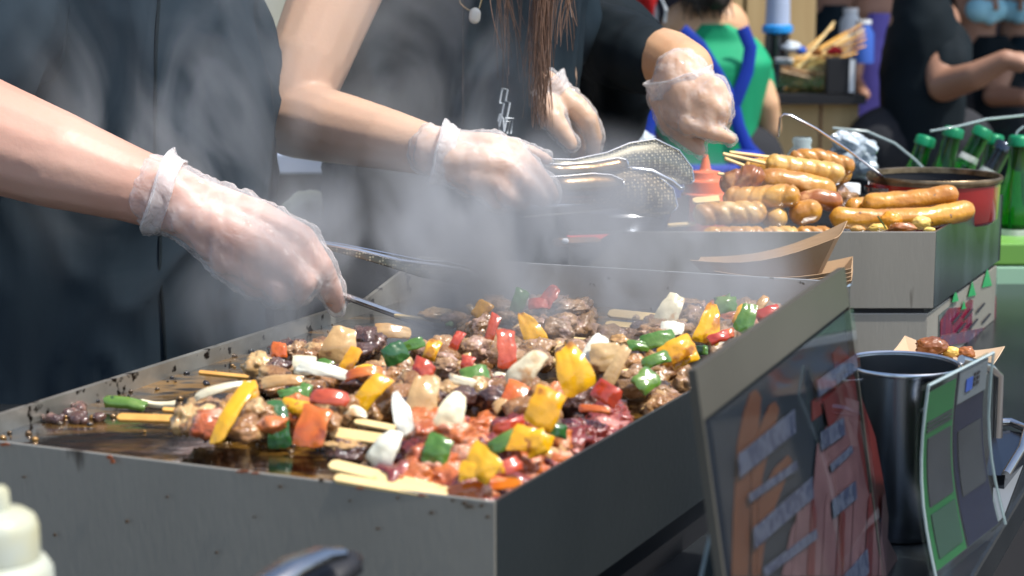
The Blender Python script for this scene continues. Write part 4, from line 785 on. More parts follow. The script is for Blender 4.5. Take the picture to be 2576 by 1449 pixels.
side_poly('lower_patch', [(2364, 846), (2505, 818), (2505, 848), (2364, 874)], M['side_mixed'], sp, .0032)
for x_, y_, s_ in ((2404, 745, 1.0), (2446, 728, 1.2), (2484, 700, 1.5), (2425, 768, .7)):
    side_poly('green_peak', [(x_ - 9 * s_, y_ + 16 * s_), (x_, y_ - 18 * s_), (x_ + 8 * s_, y_ + 12 * s_)], M['side_green'], sp, .0042)
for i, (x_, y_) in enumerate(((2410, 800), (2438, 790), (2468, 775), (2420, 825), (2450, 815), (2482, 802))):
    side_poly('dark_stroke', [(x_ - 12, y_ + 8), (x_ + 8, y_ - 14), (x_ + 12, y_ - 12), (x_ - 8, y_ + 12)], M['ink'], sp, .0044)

def sausage(label, pts, rpx, mt, d, sticks=(), spiral=0, grp='sausages heaped on the warmer', cat='sausage'):
    cs = [at(x, y, dd) for x, y, dd in pts]
    # resample
    n = 40; L_ = [0]
    for a, b in zip(cs, cs[1:]): L_.append(L_[-1] + (b - a).length)
    T = np.linspace(0, L_[-1], n); arr = np.array([tuple(c) for c in cs]); S = [Vector([np.interp(t, L_, arr[:, k]) for k in range(3)]) for t in T]
    for _ in range(4): S = [S[0]] + [(S[i - 1] + S[i] * 2 + S[i + 1]) / 4 for i in range(1, n - 1)] + [S[-1]]
    r0 = pm(rpx, pts[0][2]); seg = 24; V = []; Fc = []; sd_ = random.random() * 40
    for i, c in enumerate(S):
        dd = (S[min(i + 1, n - 1)] - S[max(i - 1, 0)]).normalized(); sv = dd.cross(Vector((0, 0, 1))).normalized(); uv = sv.cross(dd)
        e = min(T[i], L_[-1] - T[i]) / r0; prof = math.sqrt(max(0.0, 1 - (1 - min(e, 1)) ** 2)) if e < 1 else 1
        prof = max(prof, .12)
        for k in range(seg):
            a = 2 * math.pi * k / seg; rr = r0 * prof * (1 + .05 * noise.noise(Vector((T[i] * 180, math.cos(a) * 3 + sd_, math.sin(a) * 3))) + .09 * noise.noise(Vector((T[i] * 60, math.cos(a) * 1.2 + sd_, math.sin(a) * 1.2))))
            if spiral:
                ph = (T[i] / r0 / 1.35 + (.9 * math.sin(a + sd_) + .15 * noise.noise(Vector((T[i] * 40, sd_, 0)))) * .55 * spiral) % 1.0; g_ = min(ph, 1 - ph); rr *= 1 - .22 * max(0, 1 - g_ / .15)
            V.append(c + sv * math.cos(a) * rr + uv * math.sin(a) * rr)
    for i in range(n - 1):
        for k in range(seg): Fc.append((i * seg + k, i * seg + (k + 1) % seg, (i + 1) * seg + (k + 1) % seg, (i + 1) * seg + k))
    Fc.append(tuple(range(seg))[::-1]); Fc.append(tuple(range((n - 1) * seg, n * seg)))
    t = thing('grilled_sausage', label, cat, (cs[0] + cs[-1]) / 2 - Vector((0, 0, r0)), grp)
    mk('sausage', V, Fc, M[mt], t)
    for (x0, y0, x1, y1, wpx) in sticks: stick(at(x0, y0, pts[0][2]), at(x1, y1, pts[0][2]), pm(wpx, pts[0][2]), t, M['bamboo'])
sausage('front left pale sausage with spiral cuts, at the foot of the heap', [(1742, 540, 1.955), (1820, 536, 1.955), (1930, 534, 1.955)], 30, 'sausage_pale', 0, [(1680, 567, 1750, 562, 12)], 1)
sausage('cut brown sausage lying on the front pale one, rounded end to the right', [(1818, 498, 1.975), (1900, 500, 1.97), (1940, 495, 1.965), (2014, 492, 1.965)], 31, 'sausage', 0, [(1742, 506, 1810, 500, 26)], 1)
sausage('darkest browned sausage slanting up at the left of the heap', [(1812, 472, 1.995), (1860, 452, 1.99), (1925, 438, 1.985)], 31, 'sausage_dark', 0, [(1805, 437, 1860, 444, 9)], 1)
sausage('long golden sausage behind the darkest one, in mid heap', [(1905, 450, 2.02), (2000, 462, 2.02), (2104, 486, 2.02)], 32, 'sausage', 0, (), 0)
sausage('pale twisted sausage near the top of the heap', [(1925, 410, 2.045), (2010, 422, 2.045), (2126, 440, 2.045)], 27, 'sausage_pale', 0, [(1818, 387, 1930, 412, 10)], 1)
sausage('topmost rear sausage with a tan right end', [(1985, 398, 2.08), (2060, 398, 2.08), (2150, 424, 2.08)], 25, 'sausage', 0, [(1835, 383, 1990, 402, 9)], 1)
sausage('short sausage with one deep slit, right foot of the heap', [(1985, 543, 1.965), (2030, 532, 1.965), (2068, 524, 1.965)], 31, 'sausage', 0, (), 0)
sausage('small sausage end peeping between the two front sausages', [(1925, 546, 1.98), (1970, 548, 1.95)], 27, 'sausage_pale', 0, (), 0)
sausage('browned sausage wedged low between the short slit sausage and the mid heap', [(1995, 512, 1.99), (2060, 500, 1.99), (2120, 512, 1.99)], 27, 'sausage_dark', 0, (), 0)
sausage('pale sausage filling the heap under the long golden one', [(1880, 480, 2.03), (1960, 492, 2.03), (2060, 500, 2.03)], 29, 'sausage_pale', 0, (), 1)
sausage('small rear sausage at the upper left behind the darkest one', [(1870, 428, 2.07), (1930, 420, 2.07), (1985, 424, 2.07)], 26, 'sausage', 0, [(1822, 398, 1880, 420, 9)], 1)
sausage('rear pale sausage between the twisted one and the topmost one', [(2040, 410, 2.10), (2090, 420, 2.10), (2140, 450, 2.10)], 25, 'sausage_pale', 0, (), 0)
for i, (x0, x1, mt, lb) in enumerate(((1765, 1925, 'sausage', 'lowest sausage at the front lip below the pale spiral one'), (1915, 2010, 'sausage_pale', 'lowest pale sausage at the front lip below the small sausage end'), (2000, 2095, 'sausage', 'lowest sausage at the front lip nearest the paper boat'))):
    sausage(lb, [(x0, 592 - i, 1.93), (x1, 590, 1.93)], 22, mt, 0, (), 1)
sausage('speckled upper sausage lying against the red pot', [(2168, 514, 2.0), (2290, 506, 2.0), (2412, 486, 2.0)], 27, 'sausage_link', 0, grp='uncut sausages beside the red pot')
sausage('long speckled lower sausage curving up by the steel wall', [(2086, 545, 1.965), (2210, 554, 1.965), (2330, 550, 1.965), (2448, 526, 1.99)], 28, 'sausage_link', 0, grp='uncut sausages beside the red pot')
sausage('shadowed sausage end behind the two speckled sausages', [(2130, 525, 2.01), (2200, 518, 2.03)], 26, 'sausage_link', 0, grp='uncut sausages beside the red pot')
def wedge(label, x, y, d, w_px, h_px, mt, name='potato_wedge', cat='potato', grp='roast vegetables on the warmer'):
    c = at(x, y, d); o = lump(c, pm(w_px, d) / 2, pm(h_px, d) / 2, pm(h_px, d) / 2, M[mt], None, name, rough=.16); tag(o, label, cat, grp)
wedge('round orange pumpkin slice standing before the long sausage', 2242, 553, 1.935, 60, 42, 'pumpkin', 'pumpkin_slice', 'pumpkin')
wedge('browned potato wedge at the front lip', 2272, 574, 1.915, 74, 30, 'sausage_dark')
wedge('pale yellow potato chunk right of the browned wedge', 2318, 560, 1.93, 50, 36, 'potato')
wedge('flat yellow potato chunk left of the pumpkin slice', 2208, 573, 1.92, 46, 22, 'potato')
wedge('tiny pale potato piece nearest the box corner', 2338, 578, 1.915, 30, 14, 'potato')
wedge('pale potato piece nearest the paper boat', 2158, 576, 1.92, 40, 18, 'sausage_pale')
MB().tube([at(2225, 575, 1.915), at(2218, 556, 1.91), at(2210, 545, 1.91)], .0009, 5); 
o = MB(); o.tube([at(2228, 574, 1.91), at(2218, 558, 1.905), at(2208, 543, 1.905)], .0009, 5); tag(o.build('rosemary_sprig', M['green_dark'], smooth=True), 'thin dark rosemary sprig before the pumpkin slice', 'herb')
o = lump(at(2115, 500, 2.09), .022, .02, .014, M['meat_grey'], None, 'meat_chunk'); tag(o, 'browned meat chunk between the sausage heap and the red pot', 'meat')

# red pot
c = at(2350, 437, 2.15); rr = pm(168, 2.15); t = thing('enamel_pot', 'red enamel pot with burnt metal rim and dark sauce', 'pot', (c.x, c.y, FLZ))
hb = c.z - FLZ
MB().lathe((c.x, c.y, FLZ), [(.001, .001), (rr * .9, .001), (rr * .95, .006), (rr * .965, hb * .6), (rr * .975, hb - .006)], 64).build('pot_body', M['red_enamel'], t, True)
MB().lathe((c.x, c.y, FLZ), [(rr * .96, hb - .004), (rr * .93, .01), (.001, .01)], 64).build('pot_lining', M['black'], t, True)
MB().lathe((c.x, c.y, FLZ), [(rr * .975, hb - .009), (rr * 1.0, hb - .007), (rr * 1.01, hb - .002), (rr * .99, hb), (rr * .955, hb - .001), (rr * .945, hb - .007)], 64).build('burnt_rim', M['char'], t, True)
MB().lathe((c.x, c.y, FLZ), [(.0001, hb - .016), (rr * .94, hb - .016)], 48).build('sauce', M['steel_dark'], t, True)
t = thing('ladle', 'steel ladle leaning out of the red pot with a hooked end', 'ladle', at(2205, 430, 2.08))
MB().tube([at(2225, 452, 2.12), at(2205, 432, 2.10), at(2130, 375, 2.09), at(2050, 322, 2.08), at(1990, 290, 2.08), at(1972, 287, 2.08), at(1962, 296, 2.08), at(1958, 345, 2.08)], [.004, .0035, .0035, .0035, .0035, .0025, .0025, .0028], 8, flat=.5).build('handle', M['rim'], t, True)
c = at(2228, 452, 2.13); MB().lathe((c.x, c.y, c.z - .02), [(.001, -.014), (.016, -.008), (.024, .006), (.025, .012), (.022, .008), (.001, -.01)], 20).build('cup', M['steel'], t, True)

# sauce bottles
def squeeze(label, x, ytip, d, k, mt, name='squeeze_bottle', grp='squeeze bottles'):
    """profile in picture units from the tip down"""
    c = at(x, ytip, d); t = thing(name, label, 'bottle', (c.x, c.y, c.z - pm(k[-1][1], d)), grp)
    cap_p = [(pm(r, d), -pm(y, d)) for r, y in k if y <= 95]; body = [(pm(r, d), -pm(y, d)) for r, y in k if y >= 95]
    MB().lathe(c, [(.0005, 0)] + cap_p, 32).build('nozzle_cap', M[mt[0]], t, True); MB().lathe(c, body, 32).build('bottle_body', M[mt[1]], t, True)
squeeze('orange sauce bottle with pointed nozzle behind the sausages', 1775, 388, 2.25, [(6, 1), (14, 36), (16, 40), (38, 44), (40, 58), (42, 62), (52, 66), (54, 90), (54, 95), (60, 98), (62, 120), (60, 200), (1, 202)], ('ketchup', 'ketchup'))
c = at(-8, 1225, .80)
t = thing('squeeze_bottle', 'milky white squeeze bottle with stepped cap at the lower left corner', 'bottle', (c.x, c.y, TZ), 'squeeze bottles')
k = lambda r, y: (pm(r, .80), -pm(y, .80))
MB().lathe(c, [(.0005, 0), k(22, 0), k(30, 12), k(32, 60), k(70, 66), k(94, 84), k(102, 110), k(103, 190)], 40).build('nozzle_cap', M['squeeze'], t, True)
MB().lathe(c, [k(100, 190), k(102, 196), k(118, 200), k(134, 226), k(136, 300), (pm(136, .8), TZ - c.z)], 40).build('bottle_body', M['squeeze'], t, True)
# curved pan handle at the bottom edge
t = thing('pan_handle', 'curved grey metal pan handle at the bottom edge before the griddle', 'handle', at(800, 1500, .82))
MB().tube([at(560, 1560, .80), at(650, 1490, .81), at(730, 1430, .83), at(810, 1398, .85), at(860, 1392, .86)], [.011, .010, .009, .0075, .005], 12, flat=.6).build('grip', M['steel'], t, True)
MB().tube([at(640, 1580, .83), at(730, 1510, .85), at(820, 1450, .87), at(890, 1412, .88), at(905, 1400, .88)], [.016, .016, .014, .010, .005], 12, flat=.6).build('underside', M['black'], t, True)

# ---------------------------------------------------------------- paper boats
def boat(label, corners, tz, mt_out, parent_z, grp='kraft paper food boats', n_extra=0, cat='paper boat'):
    """corners: near-left, near-right, far-right, far-left of the open rim (Vectors); bottom smaller rectangle"""
    t = thing('paper_boat', label, cat, sum(corners, Vector()) / 4 - Vector((0, 0, tz)), grp)
    c = sum(corners, Vector()) / 4; bot = [lerp(q, c, .32) for q in corners]
    for b in bot: b.z = c.z - tz
    rows = 8; V = []; Fc = []
    loop = []
    for i in range(4):
        a, b = corners[i], corners[(i + 1) % 4]; ab, bb = bot[i], bot[(i + 1) % 4]
        for k in range(8):
            f = k / 8; sag = math.sin(f * math.pi) * (.30 if i in (0, 2) else .12) * tz
            loop.append((lerp(a, b, f) - Vector((0, 0, sag)), lerp(ab, bb, f)))
    n = len(loop)
    for r_ in range(rows + 1):
        for tp, bt in loop:
            f = r_ / rows; p_ = lerp(bt, tp, f); p_ += (bt - c).normalized() * 0; V.append(p_)
    for r_ in range(rows):
        for k in range(n): Fc.append((r_ * n + k, r_ * n + (k + 1) % n, (r_ + 1) * n + (k + 1) % n, (r_ + 1) * n + k))
    Fc.append(tuple(range(n))[::-1])
    o = mk('paper_tray', V, Fc, M[mt_out], t, smooth=False); s_ = o.modifiers.new('s', 'SOLIDIFY'); s_.thickness = .0008
    return t
SB = 1.72
bl, br = at(1728, 662, SB), at(2150, 592, SB + .02)
boat('topmost paper boat of the stack, its right end lifted high', [at(1735, 655, SB - .04), at(2100, 600, SB - .05), at(2132, 556, SB + .05), at(1762, 648, SB + .06)], .035, 'kraft', 0)
for i in range(4):
    y_ = 660 + i * 10; lb = ['second', 'third', 'fourth', 'lowest'][i] + ' paper boat in the nested stack behind the splash wall'
    boat(lb, [at(1795 - i * 8, y_ + 22, SB - .045), at(2142, y_ + 16, SB - .055), at(2146, y_ - 14, SB + .045), at(1810 - i * 8, y_ - 2, SB + .05)], .025, 'kraft', 0)
c = at(1960, 750, SB); t = thing('boat_canister', 'round steel canister holding the paper boat stack', 'canister', (c.x + .02, c.y, TZ))
rz = at(2140, 712, SB).z; rx = (at(2143, 712, SB).x - at(1850, 712, SB).x) / 2; cx = at(2143, 712, SB).x - rx
MB().lathe((cx, SB + .01, TZ), [(rx, 0), (rx, rz - TZ), (rx - .002, rz - TZ), (rx - .002, .002)], 48).build('canister_wall', M['steel'], t, True)
MB().lathe((cx, SB + .01, rz), [(rx - .002, 0), (rx + .001, .002), (rx + .002, 0), (rx, -.002)], 48).build('rolled_rim', M['rim'], t, True)

# small boat with potatoes behind the canister
B2 = 1.66
boat('small paper boat of roast potato pieces behind the tall canister', [at(2215, 905, B2 - .05), at(2470, 945, B2 - .06), at(2528, 872, B2 + .04), at(2275, 845, B2 + .06)], .03, 'kraft_in', 0, grp=None)
for i, (x, y, w1, h1, mt, lb) in enumerate(((2345, 872, 84, 50, 'sausage_dark', 'big glazed brown potato in the small paper boat'), (2430, 888, 50, 36, 'sausage_dark', 'smaller browned potato at the right of the small boat'), (2395, 886, 44, 28, 'potato', 'yellow potato piece between the two brown ones'), (2370, 905, 60, 30, 'sausage', 'pale brown potato at the front of the small boat'))):
    o = lump(at(x, y, B2 - .02), pm(w1, B2) / 2, pm(h1, B2) / 2, pm(h1, B2) / 2, M[mt], None, 'potato_piece', rough=.18); tag(o, lb, 'potato', 'potatoes in the small paper boat')

# tall steel canister
cx_, d_ = 2270, 1.36; c = at(cx_, 914, d_); rr = pm(143, d_)
t = thing('steel_canister', 'tall empty dark steel canister with bright rolled rim and side lug', 'canister', (c.x, c.y, TZ))
hh = c.z - TZ
MB().lathe((c.x, c.y, TZ), [(.001, .001), (rr * .95, .001), (rr, .006), (rr, hh - .002), (rr - .0012, hh - .002), (rr - .0012, .008), (.001, .006)], 72).build('canister_wall', M['can'], t, True)
MB().lathe((c.x, c.y, TZ), [(rr - .001, hh - .003), (rr + .0015, hh - .003), (rr + .0022, hh - .0008), (rr + .001, hh + .001), (rr - .001, hh)], 72).build('rolled_rim', M['rim'], t, True)
MB().tube([at(2325, 1035, 1.30), at(2345, 1015, 1.29), at(2375, 1005, 1.285)], .0035, 8, flat=.7).build('lug', M['rim'], t, True)
MB().tube([at(2325, 1042, 1.30), at(2350, 1028, 1.29), at(2380, 1018, 1.285)], .002, 8).build('lug', M['steel'], t, True)
MB().tube([at(2418, 905, 1.36), at(2490, 925, 1.38), at(2512, 945, 1.39), at(2510, 1100, 1.39)], .004, 8).build('handle', M['steel'], t, True)

# ---------------------------------------------------------------- menu sign
A_ = P(1750, 985, .085); B_ = P(2118, 718, .085); ud = (B_ - A_).normalized(); nr = Vector((ud.y, -ud.x, 0)).normalized()
ht = .225; dn = (Vector((0, 0, -1)) * math.cos(R(9)) + nr * math.sin(R(9)))
sg = thing('menu_sign', 'dark leaning menu board with photos of sausages and meat in an acrylic holder', 'sign', (A_ + B_) / 2 + dn * ht)
sn = ud.cross(dn).normalized();  sn = sn if sn.dot(nr) > 0 else -sn
Ls = (B_ - A_).length
def S_(u, v, off=0): return A_ + ud * (u * Ls) + dn * (v * ht) + sn * off
def sheet(name, uv, mt, par, off, th=.0006):
    n = len(uv); f = [S_(u, v, off) for u, v in uv]; b = [S_(u, v, off - th) for u, v in uv]
    return MB().add(f + b, [tuple(range(n)), tuple(range(n, 2 * n))[::-1]] + [(i, i + n, (i + 1) % n + n, (i + 1) % n) for i in range(n)]).build(name, mt, par)
bk = sheet('backing_sheet', [(0.012, .07), (.988, .07), (.988, 1), (.012, 1)], M['paper_dark'], sg, 0)
sheet('holder_band', [(-.005, -.055), (1.0, -.055), (1.0, .068), (-.005, .068)], M['frost'], sg, .003, .005)
sheet('holder_edge', [(-.012, -.055), (-.004, -.055), (-.004, 1.02), (-.012, 1.02)], M['frost'], sg, .003, .005)
sheet('holder_edge', [(1.001, -.055), (1.009, -.055), (1.009, 1.02), (1.001, 1.02)], M['frost'], sg, .003, .005)
def signuv(x, y):                      # picture point -> board coordinates
    o_ = Vector((0, 0, H)); r = ray(x, y); p_ = o_ + r * ((A_ - o_).dot(sn) / r.dot(sn)); q = p_ - A_; return (q.dot(ud) / Ls, q.dot(dn) / ht)
def on_sign(name, pts, mt, off): return sheet(name, [signuv(x, y) for x, y in pts], mt, bk, off, .0004)
on_sign('sausage_picture', [(1838, 1449), (1842, 1300), (1852, 1120), (1868, 1040), (1885, 990), (1900, 980), (1912, 1000), (1905, 1080), (1885, 1200), (1880, 1449)], M['paper_sausage'], .0008)
on_sign('sausage_picture', [(1885, 1150), (1905, 1080), (1930, 1020), (1945, 1010), (1955, 1030), (1935, 1110), (1912, 1200), (1900, 1449), (1886, 1449)], M['paper_sausage'], .0014)
on_sign('sausage_picture', [(1900, 1260), (1940, 1180), (1975, 1145), (1985, 1160), (1960, 1230), (1920, 1330), (1905, 1449), (1895, 1449)], M['paper_sausage'], .002)
on_sign('meat_picture', [(2092, 890), (2108, 870), (2135, 900), (2150, 960), (2200, 1100), (2225, 1240), (2222, 1300), (2195, 1310), (2170, 1250), (2140, 1130), (2105, 1010), (2040, 1060), (2040, 1010), (2100, 960)], M['paper_meat'], .0008)
on_sign('meat_picture', [(2060, 1010), (2110, 965), (2118, 1020), (2075, 1080)], M['paper_meat'], .0030)
on_sign('pink_meat_picture', [(1960, 1449), (1985, 1330), (2040, 1230), (2050, 1120), (2085, 1050), (2120, 1000), (2155, 1010), (2150, 1100), (2175, 1230), (2210, 1320), (2250, 1400), (2262, 1449)], M['paper_pink'], .0018)
for k in range(7):
    x_ = 1985 + k * 36; on_sign('meat_stripe', [(x_, 1449), (x_ + 10, 1300 - k * 8), (x_ + 16, 1240), (x_ + 24, 1300), (x_ + 18, 1449)], M['paper_meat' if k % 2 else 'paper_pink'], .0024 + k * .0001)
def strip(x0, y0, x1, y1, wv, nm='caption_strip'):
    on_sign(nm, [(x0, y0), (x1, y1), (x1 + 4, y1 + wv), (x0 + 4, y0 + wv)], M['paper_slate'], .0036)
for a in ((2042, 960, 2142, 890, 40), (1842, 1145, 1985, 1030, 58), (1868, 1245, 1990, 1160, 20), (1880, 1330, 2030, 1200, 52), (2050, 1090, 2110, 1050, 44), (2075, 1170, 2130, 1120, 18), (2080, 1260, 2140, 1210, 44), (1905, 1430, 2040, 1330, 24), (2110, 1449, 2170, 1380, 60)): strip(*a)
sheet('cover', [(0, .07), (1, .07), (1, 1.02), (0, 1.02)], M['glass'], sg, .0062, .0006)
# back leg of the holder
b0, b1 = S_(.5, .1, -.004), S_(.5, 1, 0)
q0 = S_(.1, .3, -.006); q1 = S_(.9, .3, -.006); e = Vector((-.0, 0, 0))
MB().hexa([Vector((q.x, q.y, TZ)) - nr * o_ for q, o_ in ((q0, .03), (q1, .03), (q1, .032), (q0, .032))], [q0, q1, q1 - nr * .002, q0 - nr * .002]).build('support_leg', M['glass_edge'], sg)

# ---------------------------------------------------------------- payment card stand (codes left blank)
d_ = 1.22
c1, c2, c3, c4 = at(2332, 968, d_), at(2490, 888, d_ + .10), at(2520, 1320, d_ + .10), at(2352, 1452, d_)
pt = thing('card_stand', 'curved clear card holder with a green card and a navy card before the tall canister', 'card stand', at(2430, 1449, d_ + .05))
def C_(u, v, off=0):
    p_ = lerp(lerp(c1, c2, u), lerp(c4, c3, u), v); n_ = (c2 - c1).cross(c4 - c1).normalized(); n_ = n_ if n_.y < 0 else -n_
    return p_ + n_ * (off + .008 * math.sin(v * math.pi) * -1) 
def csheet(name, u0, u1, v0, v1, mt, off, par=pt, th=.0008, tri=0):
    V = []; n = 14
    for i in range(n + 1):
        v = v0 + (v1 - v0) * i / n
        for u, o_ in ((u0, off), (u1, off), (u1, off - th), (u0, off - th)): V.append(C_(u, v, o_))
    Fc = [(0, 1, 2, 3), tuple(4 * n + k for k in (3, 2, 1, 0))]
    for i in range(n):
        for k in range(4): Fc.append((i * 4 + k, i * 4 + 4 + k, i * 4 + 4 + (k + 1) % 4, i * 4 + (k + 1) % 4))
    return MB().add(V, Fc).build(name, mt, par)
csheet('holder_back', -.02, 1.02, 0, 1, M['acrylic'], -.002)
gc = csheet('green_card', .04, .47, .05, .98, M['paper_green'], 0)
csheet('blank_panel', .09, .43, .30, .66, M['paper_grey'], .0012, gc)
csheet('lower_panel', .09, .43, .70, .93, material('deep_green_card', (.01, .05, .028), .4), .0012, gc)
for k in range(3): csheet('white_band', .07, .44, .21 + k * .022, .221 + k * .022, M['paper_grey'], .0011, gc)
nc = csheet('navy_card', .5, .96, .02, .98, M['paper_navy'], 0)
csheet('white_header', .5, .96, .02, .2, M['paper_white'], .0012, nc)
csheet('blue_mark', .60, .70, .08, .15, M['ink_blue'], .0024, nc)
for k in range(3):
    for j in range(2): csheet('dark_mark', .73 + j * .05, .765 + j * .05, .065 + k * .028, .083 + k * .028, M['ink'], .0024, nc)
csheet('blank_panel', .55, .91, .36, .72, M['paper_grey'], .0012, nc)
csheet('cover', -.02, 1.02, 0, 1, M['glass'], .004, th=.0005)
MB().tube([C_(-.02, 0, .002), C_(.5, 0, .002), C_(1.02, 0, .002)], .0012, 6).build('bright_edge', M['glass_edge'], pt, True)
MB().tube([C_(1.02, v / 8, .002) for v in range(9)], .0012, 6).build('bright_edge', M['glass_edge'], pt, True)
MB().tube([C_(-.02, v / 8, .002) for v in range(9)], .0012, 6).build('bright_edge', M['glass_edge'], pt, True)
# dark tray and paper to the right
t = thing('dark_tray', 'dark oval tray edge at the right picture border behind the card stand', 'tray', at(2560, 1150, 1.5))
MB().tube([at(2500, 1062, 1.56), at(2545, 1062, 1.56), at(2585, 1080, 1.54), at(2570, 1130, 1.5), at(2530, 1195, 1.46)], .004, 8).build('rolled_rim', M['steel'], t, True)
m = MB(); tq = [at(2500, 1070, 1.56), at(2580, 1085, 1.54), at(2528, 1190, 1.46), at(2480, 1190, 1.47)]; m.hexa([v - Vector((0, 0, .03)) for v in tq], [v - Vector((0, 0, .002)) for v in tq]); m.build('tray_body', M['steel_dark'], t)
tq = [P(2495, 1330, TZ + .002), P(2525, 1300, TZ + .002), P(2576, 1165, TZ + .002), P(2500, 1190, TZ + .002)]
tag(MB().hexa(tq, [v + Vector((0, 0, .001)) for v in tq]).build('paper_sheet', M['paper_white']), 'white paper sheet on the counter edge beyond the card stand', 'paper')

# ---------------------------------------------------------------- bottles and ice tub
DB = 2.75
def bottle(label, xt, yt, xb, yb, d, r_, mt='green_glass', cap='green_cap', lab=False):
    a = at(xt, yt, d); b = at(xb, yb, d); ax = (a - b).normalized(); L_ = .235; base = a - ax * L_
    t = thing('beer_bottle', label, 'bottle', base, 'bottles in the clear tub')
    MB().lathe(base, [(.001, 0), (.028, .001), (.030, .006), (.030, .12), (.027, .14), (.016, .175), (.0135, .19), (.0125, .225), (.001, .226)], 24, ax).build('glass_body', M[mt], t, True)
    MB().lathe(base, [(.0125, .219), (.0162, .220), (.0155, .232), (.012, .235), (.0005, .236)], 20, ax).build('crown_cap', M[cap], t, True)
    if lab: MB().lathe(base, [(.0165, .170), (.0142, .188)], 24, ax).build('neck_label', M['label_white'], t, True); 
    MB().lathe(base, [(.0304, .04), (.0304, .10)], 24, ax).build('body_label', M['label_white'], t, True)
bottle('green bottle leaning slightly, leftmost in the tub', 2332, 342, 2305, 420, DB, .03)
bottle('green bottle leaning right, second from the left in the tub', 2402, 320, 2378, 410, DB - .03, .03)
bottle('green capped bottle with white neck label in mid tub', 2478, 322, 2425, 420, DB, .03, lab=True)
bottle('green bottle half hidden behind the white necked one', 2502, 337, 2490, 420, DB + .08, .03)
bottle('tall green bottle nearest the right edge of the picture', 2564, 340, 2556, 480, DB - .15, .03)
bottle('clear bottle with dark cap leaning among the green ones', 2532, 358, 2480, 450, DB - .06, .03, mt='brown_glass', cap='steel_dark', lab=True)
t = thing('ice_tub', 'large clear acrylic tub with curved rims holding the green bottles', 'tub', at(2450, 700, DB))
def arc(pts, r_=.0018): MB().tube([at(x, y, d) for x, y, d in pts], r_, 8).build('rim', M['glass_edge'], t, True)
arc([(2095, 322, 2.6), (2180, 330, 2.6), (2250, 360, 2.6), (2300, 400, 2.6), (2340, 440, 2.6)]); arc([(2340, 330, 2.65), (2410, 318, 2.65), (2480, 300, 2.7), (2576, 290, 2.75)]); arc([(2576, 318, 2.6), (2560, 330, 2.6), (2548, 360, 2.6), (2545, 480, 2.6), (2540, 620, 2.6)])
def pane(pts, mt='glass', nm='pane'):
    f = [at(*q) for q in pts]; n = len(f); b = [v + Vector((0, .003, 0)) for v in f]
    MB().add(f + b, [tuple(range(n)), tuple(range(n, 2 * n))[::-1]] + [(i, i + n, (i + 1) % n + n, (i + 1) % n) for i in range(n)]).build(nm, M[mt], t)
pane([(2095, 322, 2.6), (2180, 330, 2.6), (2250, 360, 2.6), (2300, 400, 2.6), (2340, 440, 2.6), (2340, 640, 2.6), (2100, 640, 2.6)])
pane([(2340, 330, 2.65), (2410, 318, 2.65), (2480, 300, 2.65), (2540, 300, 2.65), (2540, 640, 2.65), (2340, 640, 2.65)])
ib = MB()
for k in range(60):
    c = at(random.uniform(2100, 2180), random.uniform(345, 430), random.uniform(2.62, 2.75)); ib.cap(c, random.uniform(.006, .014), c + Vector((.01, 0, random.uniform(-.01, .01))), random.uniform(.006, .012), 7, 2)
M['ice'] = material('ice', (.30, .36, .42), .08, 0, (.65, .7, .75), 60, .9, coat=1, bump=.8)
tag(ib.build('ice_pile', M['ice']), 'heap of crushed ice in the clear tub behind the sausages', 'ice', kind='stuff')
c = at(2018, 345, 2.5); t = thing('glass_jar', 'small clear glass jar behind the top of the sausage heap', 'jar', (c.x, c.y, c.z - .09))
MB().lathe(c, [(.012, 0), (.014, -.004), (.012, -.012), (.022, -.026), (.024, -.09), (.001, -.091)], 24).build('jar_body', M['glass_edge'], t, True)
c = at(2133, 462, 2.25); t = thing('capped_bottle', 'dark little bottle with white cap between sausages and pot', 'bottle', (c.x, c.y, FLZ))
MB().lathe(c, [(.0005, 0), (.015, 0), (.016, -.002), (.016, -.016)], 20).build('cap', M['white'], t, True); MB().lathe(c, [(.014, -.016), (.02, -.024), (.021, FLZ - c.z)], 20).build('bottle_body', M['brown_glass'], t, True)
# ice tub stand and neighbours at the right edge
a = at(2520, 612, 2.5); z0 = at(2520, 728, 2.5).z
t = thing('drink_display', 'pale green glass display at the right edge with a lime top', 'display', (a.x + .2, 2.6, FZ))
MB().box(a.x - .04, a.x + .7, 2.5, 3.1, z0, at(2520, 670, 2.5).z).build('display_glass', M['pale_green'], t, bevel=.003); MB().box(a.x - .04, a.x + .7, 2.5, 3.1, at(2520, 668, 2.5).z, a.z).build('lime_top', M['lime'], t, bevel=.003)
M['poster'] = material('food_poster', (.62, .42, .3), .4, 0, (.35, .45, .6), 26, .9, lo=.45, hi=.55, col3=(.7, .2, .1), s3=30, lo3=.56, hi3=.6)
zc = at(2520, 880, 2.5).z
MB().box(a.x - .04, a.x + .7, 2.503, 2.51, zc, z0 - .012).build('picture_panel', M['poster'], t); MB().box(a.x - .04, a.x + .7, 2.49, 2.502, z0 - .014, z0 - .002).build('white_strip', M['white'], t); MB().box(a.x - .04, a.x + .7, 2.512, 3.1, FZ, z0 - .003).build('cabinet', M['cloth_dark'], t)

